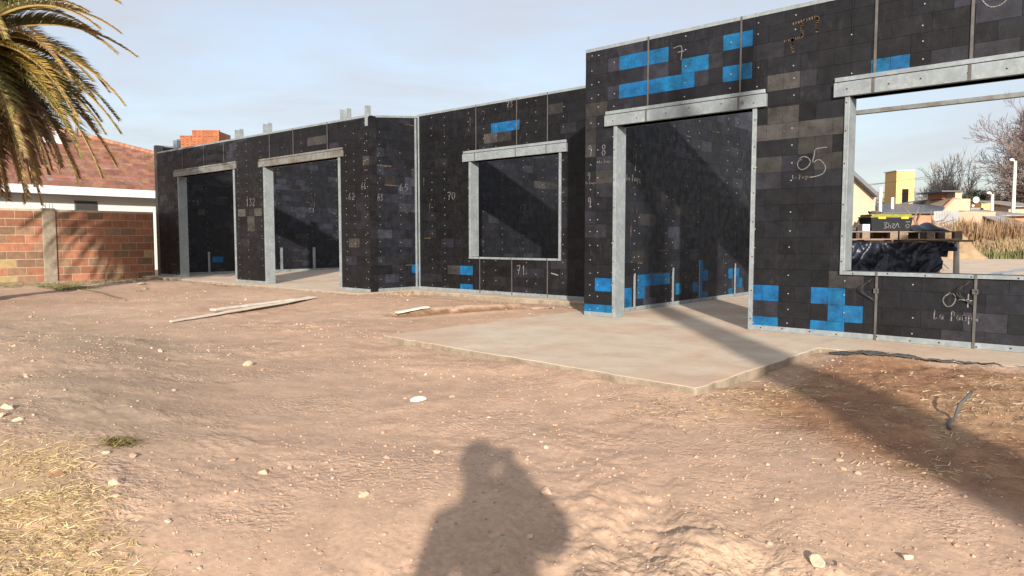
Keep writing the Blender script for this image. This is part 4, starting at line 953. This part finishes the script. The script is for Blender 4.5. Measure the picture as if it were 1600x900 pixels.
# ------------------------------------------------------------------ far background on the right
def B(px, D): return (px - 800) / 1110 * D
def Zp(py, D): return CAMZ + (375 - py) / 1110 * D
def boxw(mb, px0, px1, py0, py1, D, dep, mi=0):
    z0 = -.2 if py1 is None else Zp(py1, D); mb.box((B(px0, D), D, z0), (B(px1, D), D + dep, Zp(py0, D)), mi=mi, T=lambda s, d, z: W(s, d, z))
WT = lambda s, d, z: W(s, d, z)
def prism(mb, poly, D, dep):
    f = [W(B(px, D), D, Zp(py, D)) for px, py in poly]; b = [W(B(px, D), D + dep, Zp(py, D)) for px, py in poly]; n = len(poly); mb.face(f[::-1]); mb.face(b)
    for i in range(n): mb.face([f[i], f[(i + 1) % n], b[(i + 1) % n], b[i]])
D = 46
root = empty('gabled_shed', 'pale grey gabled building with dark roof edge, leftmost in the wide window view', 'building')
mb = MB(); prism(mb, [(1300, 402), (1364.5, 402), (1364.5, 305), (1337, 281), (1300, 250)], D, 14); mb.build('wall', M['beige'], root, recalc=True)
mb = MB(); prism(mb, [(1300, 250), (1337, 281), (1368, 308), (1371, 304), (1337, 274), (1300, 242)], D - .6, 15.4); mb.build('roof', M['metalroof'], root, recalc=True)
D = 62
root = empty('water_tower', 'tall narrow yellow water tank tower with a dark opening', 'tower')
mb = MB(); boxw(mb, 1396, 1424, 268, None, D, 1.9); t_ = mb.build('tower_shaft', M['yellow'], root, recalc=True)
mb = MB(); boxw(mb, 1405.5, 1415.5, 296, 322, D - .02, .3); mb.build('opening', M['dark'], root, recalc=True)
mb = MB(); boxw(mb, 1395, 1425, 267, 268, D - .1, 2.1); mb.build('cap', M['white'], root, recalc=True)
D = 52
root = empty('low_brick_building', 'long low salmon brick building with grey sheet roof in front of the yellow tower', 'building')
mb = MB(); boxw(mb, 1366, 1459, 332, None, D, 7); mb.build('wall', M['rbrick'], root, recalc=True)
mb = MB(); a, b = B(1364, D), B(1462, D); c_, d_ = B(1366, D + 8), B(1478, D + 8)
mb.face([W(a, D - .4, Zp(332.5, D)), W(b, D - .4, Zp(331.5, D)), W(d_, D + 8, Zp(317.5, D + 8)), W(c_, D + 8, Zp(319, D + 8))]); rf = mb.build('roof', M['metalroof'], root); so = rf.modifiers.new('s', 'SOLIDIFY'); so.thickness = .12
D = 56
root = empty('beige_house', 'beige house with a square capped chimney behind the corrugated fence', 'house')
mb = MB(); prism(mb, [(1464, 402), (1512, 402), (1512, 311), (1499, 311), (1499, 310), (1487, 310), (1464, 331)], D, 8); mb.build('wall', M['beige'], root, recalc=True)
mb = MB(); boxw(mb, 1488, 1498.5, 300, 312, D, 1.2); mb.build('chimney', M['beige'], root, recalc=True)
mb = MB(); boxw(mb, 1468, 1488, 300.5, 311, D + 1.2, 2.0); mb.build('brick_chimney_base', M['rbrick'], root, recalc=True)
mb = MB(); boxw(mb, 1467, 1500, 298.3, 300.2, D - .2, 3.6); mb.build('chimney_cap', M['metalroof'], root, recalc=True)
mb = MB(); prism(mb, [(1462, 334), (1464, 330), (1486, 309), (1488, 311), (1466, 333)], D - .15, .1); mb.build('gable_trim', M['rbrick'], root, recalc=True)
D = 60
root = empty('yellow_house', 'low yellow house with pale sloping roof edge between the tower and the beige house', 'house')
mb = MB(); prism(mb, [(1418, 402), (1486, 402), (1486, 311), (1440, 317.5), (1418, 320)], D, 7); mb.build('wall', M['yellow'], root, recalc=True)
mb = MB(); prism(mb, [(1416, 320), (1440, 317), (1488, 310), (1488, 307.5), (1440, 313), (1416, 318)], D - .3, 8); mb.build('roof', M['rust'], root, recalc=True)
D = 58
root = empty('small_yellow_annex', 'small yellow parapet building under the white satellite dish', 'building')
mb = MB(); prism(mb, [(1512, 402), (1549, 402), (1549, 320), (1547, 317), (1532, 320), (1530, 317), (1529, 326), (1512, 326)], D, 5); mb.build('wall', M['yellow'], root, recalc=True)
mb = MB(); boxw(mb, 1512, 1533, 325, 328, D - .8, .8); mb.build('canopy', M['rust'], root, recalc=True)
for (px, py, rpx, D, lb) in ((1520, 313, 5, 57, 'round white satellite dish above the small yellow building'), (1516, 322, 2, 56.5, 'tiny white box-like dish just below the round satellite dish')):
    root = empty('satellite_dish', lb, 'satellite dish'); mb = MB(); c0 = W(B(px, D), D, Zp(py, D)); rad = rpx / 1110 * D; n = 20
    rows = []
    for j in range(5):
        rj = rad * j / 4
        for i in range(n + 1): a = 2 * math.pi * i / n; rows.append(c0 + RH * rj * math.cos(a) + Vector((0, 0, rj * math.sin(a))) - FH * (.25 * rj * rj / rad))
    mb.grid(rows, n + 1, 5); o = mb.build('reflector', M['white'], root, smooth=True); so = o.modifiers.new('s', 'SOLIDIFY'); so.thickness = .03
    mb = MB(); mb.tube([c0 + FH * .05, c0 + FH * .25 + Vector((0, 0, -rad * 1.2)), W(B(px, D), D + .3, 2.0)], .03, 6); mb.build('mast', M['strap'], root)
def corr(name, px0, px1, py, D, label, m, cat='fence'):
    mb = MB(); s0, s1 = B(px0, D), B(px1, D); n = int((s1 - s0) / .045); rows = []
    for z in (-.2, Zp(py, D)):
        for i in range(n + 1): s = s0 + (s1 - s0) * i / n; rows.append(W(s, D + .03 * math.sin(i * math.pi / 2), z + (.02 * math.sin(i * .11) if z > 0 else 0)))
    mb.grid(rows, n + 1, 2); o = mb.build(name, M[m], None); so = o.modifiers.new('s', 'SOLIDIFY'); so.thickness = .01; tag(o, label, cat)
corr('corrugated_fence', 1456, 1497, 330.5, 47, 'grey corrugated sheet fence in front of the beige house', 'corr')
corr('corrugated_fence', 1497, 1552, 331, 48, 'rendered and rusty sheet fence behind the brown weeds', 'beige')
for (px0, px1, py, D, dep, lb, rm, wm) in ((1550, 1606, 336, 52, 6, 'low pale building with old sheet roof at the right edge of the window view', 'rust', 'rbrick'), (1572, 1625, 322, 60, 5, 'reddish roofed low building behind the old sheet roof at the right edge', 'rust', 'beige'), (1566, 1600, 352, 46, 2, 'faded blue-green lean-to behind the weeds', 'rust', 'corr')):
    root = empty('shed', lb, 'building'); mb = MB(); boxw(mb, px0, px1, py, None, D, dep); mb.build('wall', M[wm], root, recalc=True)
    mb = MB(); mb.face([W(B(px0 - 2, D), D - .5, Zp(py + 1, D)), W(B(px1 + 2, D), D - .5, Zp(py, D)), W(B(px1 + 2, D), D + dep + .3, Zp(py, D) + .7), W(B(px0 - 2, D), D + dep + .3, Zp(py, D) + .75)])
    o = mb.build('roof', M[rm], root); so = o.modifiers.new('s', 'SOLIDIFY'); so.thickness = .08
# posts and wires
def lamp(px, pyt, D, lb, arm=True):
    root = empty('street_lamp', lb, 'street lamp'); mb = MB(); s = B(px, D); zt = Zp(pyt, D); mb.tube([W(s, D, -.2), W(s, D, zt)], [.16, .10], 8); mb.build('pole', M['pale'], root, smooth=True)
    mb = MB(); mb.tube([W(s - .1, D, zt), W(s - .2, D, zt + .08), W(s - .3, D, zt + .10), W(s - .45, D, zt + .08)], [.05, .10, .12, .05], 8); mb.build('lamp_head', M['white'], root, smooth=True)
lamp(1579, 253, 54, 'tall pale lamp post in front of the big bare tree'); lamp(1546, 304, 56, 'short lamp post beside the small yellow building')
mb = MB(); mb.tube([W(B(1373, 50), 50, -.2), W(B(1372, 50), 50, Zp(293, 50))], .11, 8); tag(mb.build('utility_pole', M['pale'], None, smooth=True), 'pale utility pole between the gabled building and the yellow tower', 'pole')
mb = MB(); mb.tube([W(B(1391, 55), 55, -.2), W(B(1391, 55), 55, Zp(309, 55))], .11, 8); tag(mb.build('white_post', M['white'], None, smooth=True), 'short white post just left of the yellow tower', 'post')
for k, (p, q_, D0, D1, lb) in enumerate((((1150, 303), (1640, 257), 66, 66, 'upper of the thin overhead wires above the yellow tower'), ((1150, 316), (1640, 243), 58, 58, 'wire crossing just over the cap of the yellow tower'), ((1150, 297), (1640, 295.5), 64, 64, 'lowest overhead wire running level behind the yellow tower'))):
    mb = MB(); pts = [W(B(p[0] + (q_[0] - p[0]) * t, D0), D0, Zp(p[1] + (q_[1] - p[1]) * t + 5 * 4 * t * (1 - t), D0)) for t in [i / 16 for i in range(17)]]; mb.tube(pts, .016, 4); tag(mb.build('overhead_wire', M['cable'], None), lb, 'wire')
# mounds of earth
def mound(px, D, wpx, h, dep, lb, seed):
    mb = MB(); nu, nv = 44, 24; rows = []; s0 = B(px, D); hw = wpx / 1110 * D
    for j in range(nv):
        for i in range(nu):
            u, v = i / (nu - 1) * 2 - 1, j / (nv - 1) * 2 - 1; e_ = max(0, 1 - u * u) * max(0, 1 - v * v)
            rows.append(W(s0 + u * hw, D + v * dep, -.25 + (h + .25) * e_ ** .8 * (.8 + .4 * float(fbm(np.array(u * 3.), np.array(v * 3.), 4, seed)) * 2)))
    mb.grid(rows, nu, nv); tag(mb.build('earth_mound', M['dirtm'], None, smooth=True), lb, 'earth mound')
mound(1350, 36, 26, 2.15, 2.5, 'brown earth mound left of the crate behind the window opening', 3); mound(1460, 38, 50, 1.85, 3.0, 'low earth mound right of the crate, before the corrugated fence', 5); mound(1545, 40, 60, 1.15, 3, 'flattest earth bank under the brown weeds', 8)
def weeds(rr):
    D = rr.uniform(39, 46); px = rr.uniform(1485, 1625); return (W(B(px, D), D).x, W(B(px, D), D).y)
def upright(name, label, n, px0, px1, D0, D1, h, cols, seed, wd=.02):
    rr = random.Random(seed); mb = MB()
    for _ in range(n):
        D = rr.uniform(D0, D1); px = rr.uniform(px0, px1); p = W(B(px, D), D); hh = h * rr.uniform(.4, 1.1) * (.6 + .8 * float(vnoise(np.array(px * .08), np.array(D * .5), seed)))
        an = rr.uniform(0, 3.14); dx, dy = math.cos(an) * wd, math.sin(an) * wd; lx, ly = rr.uniform(-.25, .25) * hh, rr.uniform(-.25, .25) * hh; v = rr.uniform(.7, 1.25); c = tuple(x * v for x in rr.choice(cols))
        mb.face([(p.x - dx, p.y - dy, -.15), (p.x + dx, p.y + dy, -.15), (p.x + lx + dx * .3, p.y + ly + dy * .3, hh), (p.x + lx - dx * .3, p.y + ly - dy * .3, hh)], 0, c)
    tag(mb.build(name, M['weed'], None), label, 'weeds', kind='stuff')
upright('dry_weeds', 'tall orange-brown dry weeds along the far fences', 9000, 1478, 1640, 41, 46, 1.7, [(.24, .145, .08), (.20, .12, .065), (.27, .19, .11)], 3, .03)
upright('straw_weeds', 'pale yellow weeds in front of the brown ones', 5000, 1440, 1640, 37, 41, .8, [(.30, .23, .13), (.26, .19, .10)], 4, .03)
upright('green_grass', 'strip of green grass at the right of the window view', 5000, 1535, 1650, 35.5, 38, .38, [(.10, .12, .05), (.16, .15, .07)], 5, .03)
# bare trees
def bare_tree(name, px, D, h, lb, m='gtwig', bm_='bark', seed=1, spread=.55, depth=6, trunk=.22, tw=.012, kids=3, lean=0, cut=False, up=.25, trunkh=.22):
    rr = random.Random(seed); root = empty(name, lb, 'tree'); s = B(px, D); tk = MB(); cr2 = MB()
    def grow(p, d, ln, r_, lev):
        n = 3; pts = [p.copy()]; q_ = p.copy(); dd = d.copy()
        for i in range(n): dd = (dd + Vector((rr.gauss(0, .09), rr.gauss(0, .09), rr.gauss(0, .05) + .03 * up))).normalized(); q_ = q_ + dd * ln / n; pts.append(q_.copy())
        tgt = tk if lev <= 1 else cr2
        r2 = r_ * (.62 if lev < depth else .4); tgt.tube(pts, [r_ + (r2 - r_) * i / n for i in range(n + 1)], 6 if lev < 3 else 3, cap=(cut and lev == depth))
        if lev >= depth: return
        for k in range(kids if lev > 0 else kids + 2):
            a = rr.uniform(0, 6.283); sp = spread * rr.uniform(.6, 1.25); ax = dd.orthogonal(); ax.rotate(__import__('mathutils').Quaternion(dd, a)); nd = (dd * math.cos(sp) + ax * math.sin(sp) + Vector((0, 0, up * .4))).normalized()
            st = pts[-1] if k < 2 or lev == 0 else pts[rr.choice((1, 2))]
            grow(st, nd, ln * rr.uniform(.66, .88) * (1.25 if lev == 0 else 1), max(tw, r2 * rr.uniform(.6, .95)), lev + 1)
    p = W(s, D, -.25); grow(p, Vector((lean, 0, 1)).normalized(), h * trunkh, trunk, 0)
    tk.build('trunk', M[bm_], root, smooth=True); cr2.build('crown' if not cut else 'stub_branches', M[m], root)
bare_tree('bare_tree', 1622, 74, 14, 'big bare winter tree with dense twigs at the right edge of the window view', 'twig', seed=3, depth=8, spread=.48, trunk=.38, tw=.022, kids=3, trunkh=.24)
bare_tree('bare_tree', 1585, 82, 10.5, 'lower reddish bare tree just left of the big bare tree', 'twig', seed=5, depth=7, spread=.6, trunk=.28, tw=.03, trunkh=.20)
bare_tree('bare_tree', 1640, 70, 14, 'bare tree partly cut off by the right picture edge', 'twig', seed=8, depth=7, spread=.6, trunk=.28, tw=.028, trunkh=.22)
for k, (px, D, h, lb) in enumerate(((1484, 92, 12, 'tallest grey bare tree behind the beige chimney'), (1466, 94, 10, 'feathery grey bare tree left of the beige chimney'), (1447, 90, 8.5, 'thin grey bare tree behind the pruned tree'), (1510, 96, 9, 'leaning grey bare tree right of the beige chimney'), (1386, 80, 7, 'low olive-grey bare shrub left of the yellow tower'), (1431, 84, 7, 'low grey bare tree right of the yellow tower'), (1376, 84, 7, 'low bare shrub beside the gabled building'))):
    bare_tree('bare_tree', px, D, h, lb, 'gtwig', seed=20 + k, depth=6, spread=.36 if k < 4 else .5, trunk=.2, tw=.024, kids=3, lean=.12 if k == 3 else .03, trunkh=.22, up=.5)
bare_tree('pruned_tree', 1435, 40, 2.8, 'heavily pruned tree with thick stub branches in front of the low brick building', 'bark', 'bark', seed=4, depth=2, spread=.62, trunk=.17, tw=.05, kids=2, cut=True, trunkh=.46, up=.35)
def ball_tree(name, px, D, rad, zc, lb, seed):
    root = empty(name, lb, 'tree'); rr = random.Random(seed); mb = MB(); c0 = W(B(px, D), D, zc)
    for _ in range(2600):
        v = Vector((rr.gauss(0, 1), rr.gauss(0, 1), rr.gauss(0, 1))).normalized(); rd = rad * rr.uniform(.45, 1.0) * (.8 + .4 * float(vnoise(np.array(v.x * 3 + 5.), np.array(v.z * 3 + v.y), seed))); p = c0 + Vector((v.x * rd * 1.3, v.y * rd * 1.3, v.z * rd * .8))
        a = Vector((rr.gauss(0, 1), rr.gauss(0, 1), rr.gauss(0, 1))).normalized() * .12; b = a.orthogonal().normalized() * .1
        mb.face([p - a, p + b, p + a, p - b])
    mb.build('crown', M['ever'], root); mb = MB(); mb.tube([W(B(px, D), D, -.2), c0], [.2, .1], 8); mb.build('trunk', M['bark'], root)
ball_tree('evergreen_tree', 1507, 76, 1.5, 4.6, 'dark round evergreen just right of the beige chimney', 2); ball_tree('evergreen_tree', 1529, 76, 1.8, 4.7, 'dark evergreen behind the satellite dish', 4); ball_tree('evergreen_tree', 1392, 74, 1.3, 3.9, 'dark olive bush at the foot of the yellow tower', 6); ball_tree('evergreen_tree', 1548, 78, 1.6, 3.8, 'dark evergreen behind the short lamp post', 9)
# ------------------------------------------------------------------ the photographer (casts the shadow in the foreground) and a bare trunk behind on the right
def person():
    root = empty('person', 'person in dark jacket holding up a phone, seen only as the foreground shadow', 'person')
    fz = gz(*W(0, -.42)[:2]) + .01
    def P_(s, b, z): return W(s, -b, z)
    J = {'pel': (0.02, .42, .38), 'wst': (0.01, .42, .52), 'chs': (.0, .42, .70), 'nkb': (-.05, .41, .845), 'nck': (-.085, .39, .90), 'hdl': (-.105, .37, .98), 'hd': (-.107, .365, 1.05), 'hdt': (-.107, .37, 1.10),
         'ls': (-.195, .42, .79), 'le': (-.27, .44, .52), 'lw': (-.28, .38, .28), 'lh': (-.275, .35, .20), 'rs': (.15, .40, .80), 're': (.205, .31, .745), 'rw': (.035, .16, .868), 'rh': (.05, .045, .915),
         'lk': (-.07, .40, -.05), 'la': (-.09, .44, fz + .09), 'lt': (-.10, .26, fz + .045), 'rk': (.13, .40, -.05), 'ra': (.15, .44, fz + .09), 'rt': (.17, .26, fz + .045), 'lp': (-.07, .42, .32), 'rp': (.11, .42, .32)}
    rad = {'pel': .15, 'wst': .14, 'chs': .155, 'nkb': .10, 'nck': .07, 'hdl': .075, 'hd': .085, 'hdt': .07, 'ls': .09, 'le': .055, 'lw': .038, 'lh': .032, 'rs': .095, 're': .092, 'rw': .09, 'rh': .036, 'lk': .065, 'la': .045, 'lt': .035, 'rk': .065, 'ra': .045, 'rt': .035, 'lp': .095, 'rp': .095}
    E_ = [('pel', 'wst'), ('wst', 'chs'), ('chs', 'nkb'), ('nkb', 'nck'), ('nck', 'hdl'), ('hdl', 'hd'), ('hd', 'hdt'), ('nkb', 'ls'), ('ls', 'le'), ('le', 'lw'), ('lw', 'lh'), ('nkb', 'rs'), ('rs', 're'), ('re', 'rw'), ('rw', 'rh'), ('pel', 'lp'), ('lp', 'lk'), ('lk', 'la'), ('la', 'lt'), ('pel', 'rp'), ('rp', 'rk'), ('rk', 'ra'), ('ra', 'rt')]
    names = list(J)
    # fingers curled round the phone
    for hnd, sg in (('rh', 1),):
        s, b, z = J[hnd]
        for k in range(4):
            a = f'{hnd}f{k}'; J[a] = (s - sg * .012, b + .012, z + .035 - k * .02); J[a + 'b'] = (s - sg * .035, b - .002, z + .04 - k * .02); J[a + 'c'] = (s - sg * .050, b + .010, z + .04 - k * .02)
            for q_, r_ in ((a, .009), (a + 'b', .008), (a + 'c', .007)): rad[q_] = r_
            E_ += [(hnd, a), (a, a + 'b'), (a + 'b', a + 'c')]
        a = hnd + 't'; J[a] = (s - sg * .02, b + .03, z - .01); J[a + 'b'] = (s - sg * .045, b + .025, z + .01); rad[a] = .011; rad[a + 'b'] = .009; E_ += [(hnd, a), (a, a + 'b')]
    names = list(J); me = bpy.data.meshes.new('body'); me.from_pydata([tuple(P_(*J[k])) for k in names], [(names.index(a), names.index(b)) for a, b in E_], [])
    o = bpy.data.objects.new('body', me); col.objects.link(o); o.parent = root; me.materials.append(M['shirt'])
    sk = o.modifiers.new('skin', 'SKIN'); sk.use_smooth_shade = True; ss = o.modifiers.new('sub', 'SUBSURF'); ss.levels = ss.render_levels = 2
    for i, k in enumerate(names): v = me.skin_vertices[0].data[i]; v.radius = (rad[k], rad[k]); v.use_root = (k == 'pel')
    mb = MB(); n = 18; rows = []
    for j in range(9):
        ph = math.pi * .55 * j / 8
        for i in range(n + 1): a = 2 * math.pi * i / n; rows.append(P_(-.107 + .092 * math.sin(ph) * math.cos(a), .375 + .10 * math.sin(ph) * math.sin(a), 1.03 + .108 * math.cos(ph)))
    mb.grid(rows, n + 1, 9); mb.build('hair', M['hair'], root, smooth=True)
    mb = MB(); mb.box((-.095, -.022, .913), (.055, -.013, .987), T=lambda s, d, z: W(s, d, z)); tag(mb.build('phone', M['phone'], None, bevel=.003, recalc=True), 'dark phone held up by the photographer just behind the viewpoint', 'phone')
person()
bare_tree('pollarded_tree', 800 + 1110 * 1, 0, 0, 'x') if False else None
root = empty('pollarded_tree', 'tall bare tree seen only as a dark shadow band across slab and soil', 'tree')
mb = MB(); b0 = W(2.24, -4.2); g0 = gz(b0.x, b0.y)
mb.tube([(b0.x, b0.y, g0 - .1)] + [(b0.x + .02 * math.sin(k), b0.y, g0 + k * .55) for k in range(0, 11)], [.40, .36] + [.36, .35, .34, .31, .26, .22, .20, .20, .20, .19], 14); mb.build('trunk', M['bark'], root, smooth=True)
mb = MB(); rr = random.Random(1)
for k in range(9):
    a = rr.uniform(0, 6.28); L1 = rr.uniform(.5, 1.1); p = Vector((b0.x, b0.y, g0 + 5.4)); mb.tube([p, p + Vector((math.cos(a) * .35 * L1, math.sin(a) * .35 * L1, .7 * L1)), p + Vector((math.cos(a) * .5 * L1, math.sin(a) * .5 * L1, 1.3 * L1))], [.09, .06, .02], 7)
mb.build('stub_branches', M['bark'], root, smooth=True)

GR = {'stone': 'stones lying loose on the dirt', 'rubble_lump': 'rubble along the block wall footing', 'pallet': 'pallets on the trestle stand', 'tarpaulin': 'dark tarpaulins at the pallet table', 'satellite_dish': 'satellite dishes',
      'corrugated_fence': 'fences behind the weeds', 'shed': 'low buildings at the right edge', 'street_lamp': 'lamp posts beyond the site', 'overhead_wire': 'overhead wires', 'earth_mound': 'earth mounds beyond the floor', 'bare_tree': 'bare winter trees in the distance', 'evergreen_tree': 'dark evergreens in the distance'}
for o in bpy.data.objects:
    if o.parent is None and 'label' in o:
        k = o.name.split('.')[0]
        if k in GR: o['group'] = GR[k]
